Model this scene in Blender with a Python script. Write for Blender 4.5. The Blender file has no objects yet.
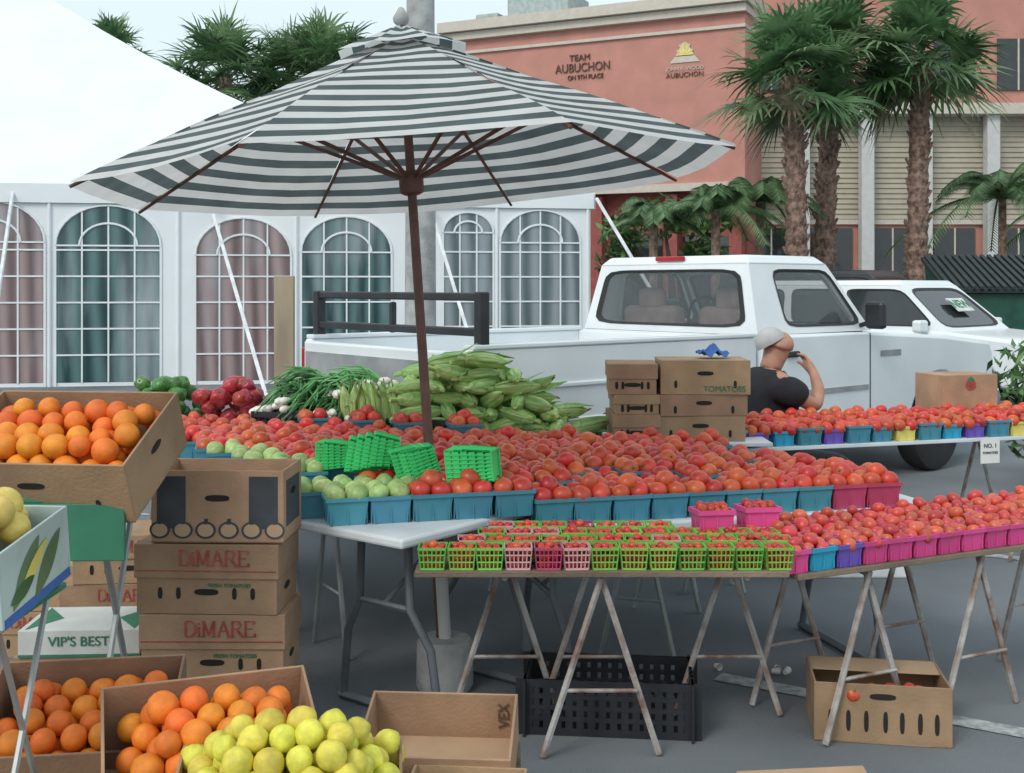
import bpy, bmesh, math, random
from mathutils import Vector, Matrix, Euler
rnd=random.Random(11)
S=bpy.context.scene
COL=S.collection
rad=math.radians
# ---------------------------------------------------------------- materials
def M(name,c,rough=.6,metal=0,var=.15,scale=6,bump=0,bscale=60,rv=0,rh=0,c2=None,alpha=1,stretch=None,trans=0,island=0,spec=.5,detail=4):
    m=bpy.data.materials.new(name); m.use_nodes=True
    nt=m.node_tree; N=nt.nodes; L=nt.links
    b=N['Principled BSDF']; b.inputs['Roughness'].default_value=rough; b.inputs['Metallic'].default_value=metal
    b.inputs['Specular IOR Level'].default_value=spec
    tc=N.new('ShaderNodeTexCoord'); mp=N.new('ShaderNodeMapping'); L.new(tc.outputs['Object'],mp.inputs[0])
    if stretch: mp.inputs['Scale'].default_value=stretch
    no=N.new('ShaderNodeTexNoise'); no.inputs['Scale'].default_value=scale; no.inputs['Detail'].default_value=detail
    L.new(mp.outputs[0],no.inputs['Vector'])
    r=N.new('ShaderNodeValToRGB'); L.new(no.outputs[0],r.inputs[0])
    ca=[max(0,x*(1-var)) for x in c]; cb=[min(1,x*(1+var)) for x in c] if c2 is None else c2
    if c2 is not None: ca=c
    r.color_ramp.elements[0].position=.35; r.color_ramp.elements[1].position=.65
    r.color_ramp.elements[0].color=(*ca,1); r.color_ramp.elements[1].color=(*cb,1)
    out=r.outputs[0]
    if rv or rh:
        hs=N.new('ShaderNodeHueSaturation'); L.new(out,hs.inputs['Color'])
        src=N.new('ShaderNodeObjectInfo').outputs['Random'] if not island else N.new('ShaderNodeNewGeometry').outputs['Random Per Island']
        m1=N.new('ShaderNodeMapRange'); L.new(src,m1.inputs[0]); m1.inputs[3].default_value=1-rv; m1.inputs[4].default_value=1+rv
        L.new(m1.outputs[0],hs.inputs['Value'])
        mm=N.new('ShaderNodeMath'); mm.operation='MULTIPLY'; mm.inputs[1].default_value=7.31; L.new(src,mm.inputs[0])
        fr=N.new('ShaderNodeMath'); fr.operation='FRACT'; L.new(mm.outputs[0],fr.inputs[0])
        m2=N.new('ShaderNodeMapRange'); L.new(fr.outputs[0],m2.inputs[0]); m2.inputs[3].default_value=.5-rh; m2.inputs[4].default_value=.5+rh
        L.new(m2.outputs[0],hs.inputs['Hue']); out=hs.outputs[0]
    L.new(out,b.inputs['Base Color'])
    if bump:
        n2=N.new('ShaderNodeTexNoise'); n2.inputs['Scale'].default_value=bscale; n2.inputs['Detail'].default_value=5
        L.new(mp.outputs[0],n2.inputs['Vector'])
        bp=N.new('ShaderNodeBump'); bp.inputs['Strength'].default_value=bump; bp.inputs['Distance'].default_value=.02
        L.new(n2.outputs[0],bp.inputs['Height']); L.new(bp.outputs[0],b.inputs['Normal'])
    if alpha<1: b.inputs['Alpha'].default_value=alpha
    if trans:
        t=N.new('ShaderNodeBsdfTranslucent'); L.new(out,t.inputs['Color'])
        mx=N.new('ShaderNodeMixShader'); mx.inputs[0].default_value=trans
        o=N['Material Output']; L.new(b.outputs[0],mx.inputs[1]); L.new(t.outputs[0],mx.inputs[2]); L.new(mx.outputs[0],o.inputs[0])
    return m
card=M('cardboard',(.37,.24,.145),.9,var=.16,scale=5,bump=.15,bscale=90,rv=.16,rh=.01)
card_in=M('cardboard_inner',(.44,.3,.19),.9,var=.1,scale=4,rv=.06)
card_w=M('white_cardboard',(.62,.63,.6),.7,var=.1)
dark=M('dark_hole',(.02,.016,.013),.9)
inkred=M('red_ink',(.36,.07,.06),.8,var=.3,scale=30); inkgreen=M('green_ink',(.04,.2,.11),.8); inkblack=M('black_ink',(.05,.055,.065),.8,var=.3)
inkbrown=M('brown_ink',(.12,.07,.05),.8)
TC_=(.54,.07,.03)
tom_m=M('tomato_skin',TC_,.36,var=.15,scale=1.3,rv=.17,rh=.014)
tom_st=M('tomato_skin_pile',TC_,.36,var=.15,scale=14,rv=.17,rh=.014,island=1)
calyx=M('calyx',(.07,.16,.03),.7)
gtom=M('green_tomato_skin',(.34,.48,.17),.4,var=.2,scale=1.2,rv=.15,rh=.02)
plum_m=M('plum_tomato_skin',(.53,.075,.05),.34,var=.15,rv=.22,rh=.014)
cher_m=M('cherry_skin',(.52,.05,.025),.35,var=.2,rv=.25,rh=.014)
cher_s=M('cherry_skin_pile',(.52,.05,.025),.35,var=.2,rv=.25,rh=.014,island=1)
orange_m=M('orange_peel',(.78,.21,.018),.5,var=.12,scale=1.4,bump=.25,bscale=22,rv=.12,rh=.016)
lemon_m=M('lemon_peel',(.7,.62,.08),.5,var=.15,scale=1.4,bump=.2,bscale=20,rv=.1,rh=.02)
grape_m=M('grapefruit_peel',(.74,.56,.14),.5,var=.12,scale=1.4,bump=.2,bscale=22,rv=.08,rh=.01)
pepR=M('red_pepper_skin',(.34,.025,.03),.3,var=.3,rv=.3,rh=.01); pepG=M('green_pepper_skin',(.06,.18,.035),.3,var=.3,rv=.3,rh=.02)
husk=M('corn_husk',(.2,.4,.08),.6,c2=(.56,.68,.3),scale=22,stretch=(3,3,.2),rv=.16,rh=.014)
husk2=M('corn_leaf',(.13,.32,.06),.65,c2=(.38,.56,.2),scale=20,stretch=(3,3,.3),rv=.2)
silk=M('corn_silk',(.24,.14,.05),.9)
on_g=M('onion_green',(.09,.26,.09),.45,var=.4,scale=9,rv=.35); on_w=M('onion_white',(.8,.8,.72),.4,var=.05)
teal=M('teal_plastic',(.06,.24,.32),.4,rv=.15,rh=.012,var=.08)
redp=M('red_plastic',(.4,.06,.13),.35,rv=.15); pink=M('pink_plastic',(.64,.07,.25),.4,rv=.12); blueP=M('blue_plastic',(.03,.32,.5),.4); purp=M('purple_plastic',(.15,.09,.42),.4); yelP=M('yellow_plastic',(.7,.6,.15),.4)
grnP=M('bright_green_plastic',(.05,.58,.16),.35,rv=.1); limeP=M('lime_green_plastic',(.2,.46,.08),.4,rv=.2,rh=.03); whiteP=M('pale_pink_plastic',(.6,.35,.36),.4)
blackP=M('black_plastic',(.02,.022,.027),.45,var=.3,bump=.05)
tabW=M('white_table_plastic',(.64,.68,.71),.5,var=.1,scale=3)
wood=M('weathered_board',(.2,.15,.11),.8,var=.3,scale=3,stretch=(1,8,1),bump=.3)
rust=M('rusty_tube',(.2,.12,.09),.75,c2=(.46,.45,.43),scale=9,bump=.3,bscale=60)
gsteel=M('grey_painted_steel',(.12,.135,.15),.5,var=.2); lsteel=M('galvanised_tube',(.36,.38,.38),.45,metal=.4,var=.2)
greenboard=M('green_painted_board',(.04,.2,.12),.6,var=.2,scale=4)
conc=M('concrete',(.36,.37,.37),.9,var=.2,scale=5,bump=.4,bscale=30)
paintW=M('white_car_paint',(.74,.78,.8),.28,var=.04,scale=2); chrome=M('chrome',(.5,.5,.5),.2,metal=.9)
greyP=M('grey_trim',(.3,.31,.32),.45); gasket=M('rubber_gasket',(.02,.02,.02),.6)
glass=M('car_glass',(.1,.12,.125),.05,alpha=.42,var=.05,spec=1.0); glassd=M('tinted_glass',(.025,.03,.033),.05,alpha=.93,spec=.8)
rubber=M('tyre_rubber',(.03,.03,.032),.85,bump=.2); rimm=M('steel_rim',(.45,.46,.47),.35,metal=.6)
taill=M('tail_light_red',(.4,.01,.01),.2); seatm=M('seat_cloth',(.3,.22,.21),.9); head_l=M('headlamp_lens',(.6,.62,.62),.1)
darkpaint=M('dark_car_paint',(.02,.025,.03),.25); dgreen=M('dark_green_metal',(.01,.07,.045),.5,var=.2,bump=.1); lidm=M('black_ribbed_lid',(.012,.02,.02),.55,var=.3)
brownw=M('umbrella_wood',(.13,.055,.04),.5,var=.25,scale=12)
fabW=M('umbrella_white_canvas',(.76,.78,.77),.85,var=.06,trans=.42); fabD=M('umbrella_dark_canvas',(.11,.145,.15),.85,var=.15,trans=.42)
tentW=M('tent_vinyl',(.77,.81,.83),.55,var=.03,scale=1.2,bump=.2,bscale=.8)
def curtain(name,c,c2):
    m=bpy.data.materials.new(name); m.use_nodes=True; nt=m.node_tree; N=nt.nodes; L=nt.links; b=N['Principled BSDF']
    tc=N.new('ShaderNodeTexCoord'); w=N.new('ShaderNodeTexWave'); w.inputs['Scale'].default_value=1.1; w.inputs['Distortion'].default_value=7; w.inputs['Detail'].default_value=4; w.inputs['Detail Scale'].default_value=.6
    mp=N.new('ShaderNodeMapping'); mp.inputs['Scale'].default_value=(1,1,.16); mp.inputs['Rotation'].default_value=(0,.12,0); L.new(tc.outputs['Object'],mp.inputs[0]); L.new(mp.outputs[0],w.inputs[0])
    r=N.new('ShaderNodeValToRGB'); r.color_ramp.elements[0].color=(*c,1); r.color_ramp.elements[1].color=(*c2,1); L.new(w.outputs[0],r.inputs[0])  # drape folds painted on the flat pane: their shade is in the colour
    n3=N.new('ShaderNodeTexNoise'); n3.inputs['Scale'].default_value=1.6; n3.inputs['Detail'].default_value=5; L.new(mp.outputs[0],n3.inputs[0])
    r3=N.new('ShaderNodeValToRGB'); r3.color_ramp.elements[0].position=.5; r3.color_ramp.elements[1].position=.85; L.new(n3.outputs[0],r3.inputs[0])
    mx=N.new('ShaderNodeMixRGB'); mx.inputs[2].default_value=(.42,.47,.5,1); L.new(r3.outputs[0],mx.inputs[0]); L.new(r.outputs[0],mx.inputs[1])  # pale patches: sky reflection and veil on the vinyl, mixed into the colour
    L.new(mx.outputs[0],b.inputs['Base Color']); b.inputs['Roughness'].default_value=.16
    n=N.new('ShaderNodeTexNoise'); n.inputs['Scale'].default_value=2.5; L.new(mp.outputs[0],n.inputs[0]); bp=N.new('ShaderNodeBump'); bp.inputs['Strength'].default_value=.4; bp.inputs['Distance'].default_value=.1
    L.new(n.outputs[0],bp.inputs['Height']); L.new(bp.outputs[0],b.inputs['Normal']); return m
curP=curtain('vinyl_over_pink_drape',(.16,.11,.115),(.36,.27,.27)); curG=curtain('vinyl_over_green_drape',(.02,.055,.06),(.1,.19,.19)); curB=curtain('vinyl_over_grey_drape',(.09,.13,.14),(.28,.32,.34))
salmon=M('salmon_stucco',(.5,.235,.19),.9,var=.07,scale=1.5,bump=.1); dred=M('dark_red_stucco',(.3,.085,.075),.9,var=.12); cream=M('cream_trim',(.56,.51,.44),.85,var=.05)
siding=M('cream_siding',(.42,.38,.3),.8,var=.08,scale=2); colw=M('white_column',(.55,.56,.55),.8,var=.05); roofu=M('rooftop_metal',(.35,.42,.42),.5)
bark=M('palm_bark',(.25,.165,.13),.95,var=.5,scale=9,bump=.8,bscale=14); leafA=M('palm_leaf',(.09,.18,.075),.5,var=.45,scale=3,trans=.35); leafB=M('palm_leaf_light',(.2,.31,.15),.5,var=.3,scale=3,trans=.35); leafD=M('dead_frond',(.22,.19,.12),.9,var=.4)
leafS=M('shrub_leaf',(.06,.13,.045),.55,var=.5,scale=4,trans=.25); leafS2=M('shrub_leaf_light',(.14,.25,.08),.55,var=.4,scale=4,trans=.25); twig=M('twig_bark',(.1,.07,.05),.9)
skin=M('skin',(.42,.22,.15),.55,var=.1,scale=20); shirt=M('black_shirt',(.012,.013,.018),.9,var=.3,bump=.2,bscale=20); trou=M('grey_trousers',(.09,.09,.1),.9); hairm=M('grey_hair',(.42,.42,.42),.9,var=.1,scale=12)
shoe=M('shoe',(.03,.025,.02),.6); clothB=M('blue_cloth',(.05,.13,.38),.85,bump=.3,bscale=20); paper=M('paper',(.75,.74,.7),.8,var=.04); foam=M('white_foam',(.75,.76,.76),.7)
# ---------------------------------------------------------------- mesh builder
class MB:
    def __init__(s): s.v=[];s.f=[];s.m=[]
    def add(s,vs,fs,mi=0,mat=None):
        o=len(s.v)
        for p in vs:
            p=Vector(p); s.v.append(mat@p if mat else p)
        for f in fs: s.f.append([o+i for i in f]); s.m.append(mi)
        return s
    def hexa(s,p,mi=0): # bottom 0-3 ccw, top 4-7
        return s.add(p,[(3,2,1,0),(4,5,6,7),(0,1,5,4),(1,2,6,5),(2,3,7,6),(3,0,4,7)],mi)
    def box(s,c,sz,mi=0,rot=None,mat=None):
        x,y,z=[a/2 for a in sz]
        p=[Vector(q) for q in [(-x,-y,-z),(x,-y,-z),(x,y,-z),(-x,y,-z),(-x,-y,z),(x,-y,z),(x,y,z),(-x,y,z)]]
        if rot: e=Euler(rot).to_matrix(); p=[e@q for q in p]
        p=[q+Vector(c) for q in p]
        if mat: p=[mat@q for q in p]
        return s.hexa(p,mi)
    def path(s,pts,rs,n=8,mi=0,cap=True):
        pts=[Vector(p) for p in pts]
        if not hasattr(rs,'__len__'): rs=[rs]*len(pts)
        vs=[];fs=[]; up=None
        for i,p in enumerate(pts):
            t=(pts[min(i+1,len(pts)-1)]-pts[max(i-1,0)]).normalized()
            if up is None: up=Vector((0,0,1)) if abs(t.z)<.9 else Vector((1,0,0))
            a=t.cross(up)
            if a.length<1e-4: a=t.cross(Vector((0,1,0)))
            a.normalize(); b=a.cross(t).normalized(); up=b
            for k in range(n):
                q=2*math.pi*k/n; vs.append(p+(a*math.cos(q)+b*math.sin(q))*rs[i])
        for i in range(len(pts)-1):
            for k in range(n):
                k2=(k+1)%n; fs.append((i*n+k,i*n+k2,(i+1)*n+k2,(i+1)*n+k))
        if cap: fs.append(tuple(range(n-1,-1,-1))); fs.append(tuple((len(pts)-1)*n+k for k in range(n)))
        return s.add(vs,fs,mi)
    def lathe(s,prof,n=16,mi=0,mat=None,fn=None):
        vs=[];fs=[]
        for i,(r,z) in enumerate(prof):
            for k in range(n):
                a=2*math.pi*k/n; rr=r*(fn(a,i) if fn else 1); vs.append((rr*math.cos(a),rr*math.sin(a),z))
        for i in range(len(prof)-1):
            for k in range(n):
                k2=(k+1)%n; fs.append((i*n+k,i*n+k2,(i+1)*n+k2,(i+1)*n+k))
        fs.append(tuple(range(n-1,-1,-1))); fs.append(tuple((len(prof)-1)*n+k for k in range(n)))
        return s.add(vs,fs,mi,mat)
    def prism(s,poly,y0,y1,mi=0):
        n=len(poly); vs=[(x,y0,z) for x,z in poly]+[(x,y1,z) for x,z in poly]
        fs=[tuple(range(n)),tuple(range(2*n-1,n-1,-1))]+[((i+1)%n,i,n+i,n+(i+1)%n) for i in range(n)]
        return s.add(vs,fs,mi)
    def mesh(s,name,mats,smooth=None,normals=False):
        me=bpy.data.meshes.new(name); me.from_pydata([tuple(v) for v in s.v],[],s.f)
        for m in mats: me.materials.append(m)
        me.polygons.foreach_set('material_index',s.m)
        if normals:
            bm=bmesh.new(); bm.from_mesh(me); bmesh.ops.recalc_face_normals(bm,faces=bm.faces); bm.to_mesh(me); bm.free()
        if smooth is not None:
            me.polygons.foreach_set('use_smooth',[True]*len(me.polygons)); me.set_sharp_from_angle(angle=rad(smooth))
        me.update(); return me
    def build(s,name,mats,parent=None,smooth=None,bevel=0,loc=(0,0,0),rot=(0,0,0),normals=True):
        if not isinstance(mats,(list,tuple)): mats=[mats]
        o=bpy.data.objects.new(name,s.mesh(name,mats,smooth,normals)); COL.objects.link(o); o.location=loc; o.rotation_euler=rot
        if parent: o.parent=parent
        if bevel:
            b=o.modifiers.new('bevel','BEVEL'); b.width=bevel; b.segments=2; b.limit_method='ANGLE'; b.angle_limit=rad(35)
        return o
def tag(o,label,cat,group=None,kind=None):
    if label: o['label']=label
    if cat: o['category']=cat
    if group: o['group']=group
    if kind: o['kind']=kind
    return o
def thing(name,label,cat,loc=(0,0,0),rz=0,rot=None,group=None):
    o=bpy.data.objects.new(name,None); COL.objects.link(o); o.location=loc; o.rotation_euler=rot if rot else (0,0,rz); o.empty_display_size=.1
    return tag(o,label,cat,group)
def put(name,me,loc,rot,sc,label,cat,group=None):
    o=bpy.data.objects.new(name,me); COL.objects.link(o); o.location=loc; o.rotation_euler=rot
    o.scale=(sc,sc,sc) if not hasattr(sc,'__len__') else sc
    return tag(o,label,cat,group)
def text(parent,txt,size,mat,loc,rot=(rad(90),0,0),sx=1,name='lettering',ext=.0015,bold=0):
    cu=bpy.data.curves.new(name,'FONT'); cu.body=txt; cu.size=size; cu.extrude=ext; cu.align_x='CENTER'; cu.align_y='CENTER'; cu.offset=bold
    t=bpy.data.objects.new('tmp_text',cu); COL.objects.link(t)
    dg=bpy.context.evaluated_depsgraph_get(); me=bpy.data.meshes.new_from_object(t.evaluated_get(dg)); bpy.data.objects.remove(t)
    me.materials.clear(); me.materials.append(mat); me.name=name
    o=bpy.data.objects.new(name,me); COL.objects.link(o); o.parent=parent; o.location=loc; o.rotation_euler=rot; o.scale=(sx,1,1); return o
def serif(parent,txt,size,mat,loc):
    G={'D':([(.1,0,.1,1),(.1,0,.55,0),(.1,1,.55,1),(.55,0,.85,.28),(.85,.28,.85,.72),(.85,.72,.55,1)],.95),'i':([(.15,0,.15,.62),(.02,0,.28,0),(.04,.62,.15,.62),(.13,.82,.17,.86)],.36),
       'M':([(.12,0,.12,1),(.12,1,.5,.1),(.5,.1,.88,1),(.88,1,.88,0),(0,0,.24,0),(.74,0,1,0),(0,1,.14,1),(.86,1,1,1)],1.12),'A':([(.08,0,.46,1),(.46,1,.86,0),(.24,.36,.68,.36),(0,0,.2,0),(.72,0,1,0)],1.0),
       'R':([(.12,0,.12,1),(.12,1,.6,1),(.6,1,.75,.76),(.75,.76,.6,.52),(.6,.52,.12,.52),(.45,.52,.85,0),(0,0,.26,0),(.8,0,.96,0)],.98),'E':([(.12,0,.12,1),(0,1,.75,1),(0,0,.8,0),(.12,.52,.6,.52),(.75,1,.75,.82),(.8,0,.8,.2)],.9)}
    mb=MB(); x=0; W_=sum(G[c][1] for c in txt)*size*.9
    for c in txt:
        for k,(a,b,c_,d_) in enumerate(G[c][0]):
            p=Vector((a*.9*size+x-W_/2,0,b*size-size/2)); q=Vector((c_*.9*size+x-W_/2,0,d_*size-size/2)); t=(q-p).normalized()
            wd=size*(.08 if abs(t.z)>.5 and t.x>=0 else .04); nrm=Vector((-t.z,0,t.x))*wd; y=-.0004*(k+1); yv=Vector((0,y,0)); p=p-t*size*.02; q=q+t*size*.02
            mb.add([p-nrm+yv,q-nrm+yv,q+nrm+yv,p+nrm+yv],[(0,1,2,3)])
        x+=G[c][1]*size*.9
    return mb.build('lettering',mat,parent,loc=loc,normals=False)
# ---------------------------------------------------------------- camera, light
cam=bpy.data.cameras.new('camera'); co=bpy.data.objects.new('camera',cam); COL.objects.link(co)
co.location=(0,0,1.62); co.rotation_euler=(rad(90),0,0); cam.sensor_width=36; cam.lens=40.43; cam.shift_y=-.0991; cam.clip_end=2000; cam.clip_start=.05
S.camera=co
w=bpy.data.worlds.new('World'); S.world=w; w.use_nodes=True; nt=w.node_tree
sky=nt.nodes.new('ShaderNodeTexSky'); sky.sky_type='NISHITA'; sky.sun_disc=False
EL,AZ=42,215
sky.sun_elevation=rad(EL); sky.sun_rotation=rad(AZ); sky.air_density=1.0; sky.dust_density=6; sky.ozone_density=1.5
hz=nt.nodes.new('ShaderNodeMixRGB'); hz.inputs[0].default_value=.8; hz.inputs[2].default_value=(6.4,7.4,7.7,1)
nt.links.new(sky.outputs[0],hz.inputs[1]); nt.links.new(hz.outputs[0],nt.nodes['Background'].inputs[0]); nt.nodes['Background'].inputs[1].default_value=.15
sl=bpy.data.lights.new('sun','SUN'); sl.energy=1.15; sl.angle=rad(20); sl.color=(1,.97,.93); so=bpy.data.objects.new('sun',sl); COL.objects.link(so)
d=Vector((math.sin(rad(AZ))*math.cos(rad(EL)),math.cos(rad(AZ))*math.cos(rad(EL)),math.sin(rad(EL))))
so.rotation_euler=d.to_track_quat('Z','Y').to_euler(); so.location=(0,-5,12)
S.view_settings.view_transform='Standard'; S.view_settings.look='None'; S.view_settings.exposure=0
# ---------------------------------------------------------------- ground
asph=M('asphalt',(.14,.158,.175),.95,c2=(.215,.232,.25),scale=.7,bump=.5,bscale=220,detail=15)
g=MB().add([(-600,-100,0),(600,-100,0),(600,900,0),(-600,900,0)],[(0,1,2,3)]).build('ground',asph); tag(g,'grey worn asphalt of a parking lot','ground',kind='structure')
linem=M('worn_white_line',(.23,.25,.26),.9,c2=(.52,.53,.53),scale=22,detail=6)
def line(a,b,w_):
    a=Vector(a);b=Vector(b); n=(b-a).normalized().cross(Vector((0,0,1)))*w_/2
    o=MB().add([a-n,b-n,b+n,a+n],[(0,1,2,3)]).build('parking_line',linem); tag(o,'faded white painted parking line on asphalt','road marking',kind='structure')
line((.85,4.75,.004),(2.6,3.7,.004),.1); line((2.3,7.2,.004),(5.5,5.4,.004),.1)
grass=M('grass',(.05,.1,.03),.9,c2=(.12,.15,.06),scale=4)
o=MB().box((9,25.5,.06),(16,6,.12)).build('planting_island',[conc]); tag(o,'concrete kerb of a planting island','kerb',kind='structure')
o=MB().add([(1.2,22.7,.124),(16.8,22.7,.124),(16.8,28.3,.124),(1.2,28.3,.124)],[(0,1,2,3)]).build('grass',grass); tag(o,'green grass on the planting island','grass',kind='structure')
# ---------------------------------------------------------------- tent
tw=rad(9.63); tent=thing('event_tent','large white peaked event tent with arched clear windows','tent',(-9.3,18.0,0),tw)
mb=MB(); mb.box((1.4,0,1.62),(18.8,.03,3.24)); mb.build('wall',tentW,tent)
mb=MB(); mb.box((10.8,6.02,1.62),(.03,11.9,3.24)); mb.build('wall',tentW,tent)
inv=(Matrix.Translation((-9.3,18,0))@Matrix.Rotation(tw,4,'Z')).inverted()
pk=inv@Vector((-11,24,8.5)); cor=[Vector((-8,-.05,3.2)),Vector((10.85,-.05,3.2)),Vector((10.85,12,3.2)),Vector((-8,12,3.2))]
mb=MB(); ns=10; nr=14
per=[]
for i in range(4):
    for k in range(ns): per.append(cor[i].lerp(cor[(i+1)%4],k/ns))
vs=[];fs=[]; n=len(per)
for r_ in range(nr+1):
    t=1-r_/nr*.985
    for p in per:
        q=pk.lerp(p,t); q.z=3.2+(pk.z-3.2)*(1-t)**1.6; vs.append(q)
for r_ in range(nr):
    for k in range(n): fs.append((r_*n+k,r_*n+(k+1)%n,(r_+1)*n+(k+1)%n,(r_+1)*n+k))
mb.add(vs,fs); mb.build('roof',tentW,tent,smooth=25)
MB().box((1.4,-.06,3.08),(18.9,.02,.3)).build('valance',tentW,tent); MB().box((10.88,6,3.08),(.02,12,.3)).build('valance',tentW,tent)
for sx in (1.96,3.94,5.82,7.82,9.165,10.75): MB().path([(sx,-.03,0),(sx,-.03,3.0)],.03,8).build('frame_pole',tentW,tent)
for (a,b,zt,mt) in [(-4.2,-2.7,2.95,curG),(-2.5,-1,2.95,curP),(.27,1.89,2.95,curP),(2.05,3.67,2.9,curG),(4.21,5.74,2.72,curP),(5.9,7.39,2.76,curG),(8.25,9.11,2.85,curB),(9.22,10.62,2.9,curB)]:
    wd=b-a; cx=(a+b)/2; hr=wd/2*.8; zs=zt-hr; y=-.018
    out=[(a,.06),(b,.06),(b,zs)]+[(cx+wd/2*math.cos(q),zs+hr*math.sin(q)) for q in [math.pi*k/16 for k in range(1,16)]]+[(a,zs)]
    wn=MB().add([(x,y,z) for x,z in out],[tuple(range(len(out)))]).build('window',mt,tent,normals=False)
    mb=MB(); t=.026
    nc=4 if wd>1 else 3
    for k in range(1,nc):
        x=a+wd*k/nc; zz=zs+hr*math.sqrt(max(0,1-((x-cx)/(wd/2))**2)); mb.box((x,y-.008,(zz+.06)/2),(t,.012,zz-.06))
    z=.5
    while z<zs+.01: mb.box((cx,y-.0105,z),(wd,.012,t)); z+=.42
    for sc in (1,.55):
        arc=[(cx+wd/2*sc*math.cos(math.pi*k/16),y-.012,zs+hr*sc*math.sin(math.pi*k/16)) for k in range(17)]
        mb.path(arc,.02,5)
    mb.box((cx,y-.0125,zs),(wd,.012,t)); mb.box((a,y-.012,zs/2),(t*1.3,.012,zs)); mb.box((b,y-.012,zs/2),(t*1.3,.012,zs))
    mb.build('mullion',tentW,wn)
strapm=M('strap',(.7,.72,.74),.6)
for a,b in [((-7.9,18.2,3.1),(-7.0,15.2,0)),((-4.95,18.7,3.1),(-3.3,15.6,0)),((-1.4,19.2,3.0),(-.35,16.6,0)),((1.45,19.7,3.1),(3.0,17.2,0))]:
    o=MB().path([a,b],.03,6).build('guy_strap',strapm); tag(o,'white tent guy strap running down to the asphalt','tent strap','guy straps of the tent')
lp=thing('lamp_post','tall grey concrete lamp post beside the white tent','lamp post',(-1.13,14.2,0))
MB().path([(0,0,0),(0,0,9.5)],[.2,.15],12).build('pole',conc,lp,smooth=40); MB().path([(0,0,9.4),(.4,-.1,9.7),(1.4,-.3,9.8)],.05,8).build('arm',gsteel,lp,smooth=40); MB().box((1.7,-.35,9.78),(.7,.3,.15)).build('lamp_head',gsteel,lp,bevel=.03)
# ---------------------------------------------------------------- buildings
fb=rad(-25.6); bl=thing('salmon_building','salmon stucco building with cream cornice and team lettering','building',(-2.3,40.6,0),fb)
mb=MB(); mb.box((5.32,5,7.55),(10.64,10,5.8)); mb.build('wall',salmon,bl)
mb=MB(); mb.box((5.32,5.3,2.32),(10.5,9.4,4.65)); mb.build('lower_wall',dred,bl)
mb=MB(); mb.box((5.32,4.9,10.62),(11.0,10.6,.35)); mb.box((5.32,4.93,10.3),(10.8,10.3,.25)); mb.box((5.32,4.97,9.75),(10.7,10.12,.1)); mb.box((5.32,-.06,4.75),(10.7,.14,.25)); mb.build('cornice',cream,bl)
for x in (1.5,4.2,6.9,9.3): MB().box((x,.58,1.75),(1.7,.06,2.9)).build('window',glassd,bl)
for x in (.3,2.9,5.6,8.2,10.3): MB().box((x,.35,2.3),(.4,.5,4.5)).build('pilaster',dred,bl)
for a,b in (((2.6,3,11.4),(2.4,2,1.4)),((.6,2.5,11.1),(.9,1.2,.9)),((4.6,3.6,11.2),(1,1,1))): MB().box(a,b).build('rooftop_unit',roofu,bl,bevel=.04)
s1=.486*10.645; s2=.817*10.645
text(bl,'TEAM',.3,inkbrown,(s1-.1,-.03,9.2),ext=.02); text(bl,'AUBUCHON',.41,inkbrown,(s1,-.03,8.87),ext=.02,sx=.85); text(bl,'ON 9TH PLACE',.22,inkbrown,(s1+.1,-.03,8.55),ext=.02,sx=.85)
lg=MB()
lg.add([(s2-.5,-.03,8.75),(s2+.5,-.03,8.75),(s2+.33,-.03,8.95),(s2-.33,-.03,8.95)],[(0,1,2,3)],0)
lg.add([(s2-.3,-.035,8.98),(s2+.3,-.035,8.98),(s2+.08,-.035,9.38),(s2-.08,-.035,9.38)],[(0,1,2,3)],1)
for k in range(5):
    a=math.pi*(k+.5)/5; lg.add([(s2+.1*math.cos(a),-.04,9.03),(s2+.28*math.cos(a-.12),-.04,9.03+.38*math.sin(a-.12)),(s2+.28*math.cos(a+.12),-.04,9.03+.38*math.sin(a+.12))],[(0,1,2)],0)
lg.build('emblem',[cream,yelP],bl)
text(bl,'JOHN R. WOOD',.17,cream,(s2,-.03,8.55),ext=.01); text(bl,'AUBUCHON',.22,inkbrown,(s2,-.03,8.35),ext=.01)
b2=thing('office_building','cream lap-sided office wing with white columns and dark windows','building',(7.4,38,0))
mb=MB(); mb.box((9,5,6.5),(18,10,13)); mb.build('wall',salmon,b2)
mb=MB()
for k in range(20):
    z=3.8+k*.17; 
    mb.add([(0,-.06,z),(18,-.06,z),(18,-.015,z+.17),(0,-.015,z+.17)],[(0,1,2,3)]); mb.add([(0,-.015,z),(18,-.015,z),(18,-.06,z),(0,-.06,z)],[(0,1,2,3)])
mb.build('siding',siding,b2,normals=False)
for x in (.2,2.1,4.2,6.1,8.3,10.4): MB().box((x,-.35,3.6),(.42,.42,7.2)).build('column',colw,b2,bevel=.03)
mb=MB(); mb.box((9,-.3,7.35),(18.2,.9,.35)); mb.box((9,-.05,3.7),(18,.12,.16)); mb.build('cornice',cream,b2)
for x in (1.15,3.15,5.15,7.2,9.3):
    for z,h in ((2.2,2.6),(8.9,1.7)):
        wn=MB().box((x,-.04,z),(1.35,.06,h)).build('window',glassd,b2); MB().box((x,-.08,z),(.05,.04,h)).build('window_frame',cream,wn)
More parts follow.
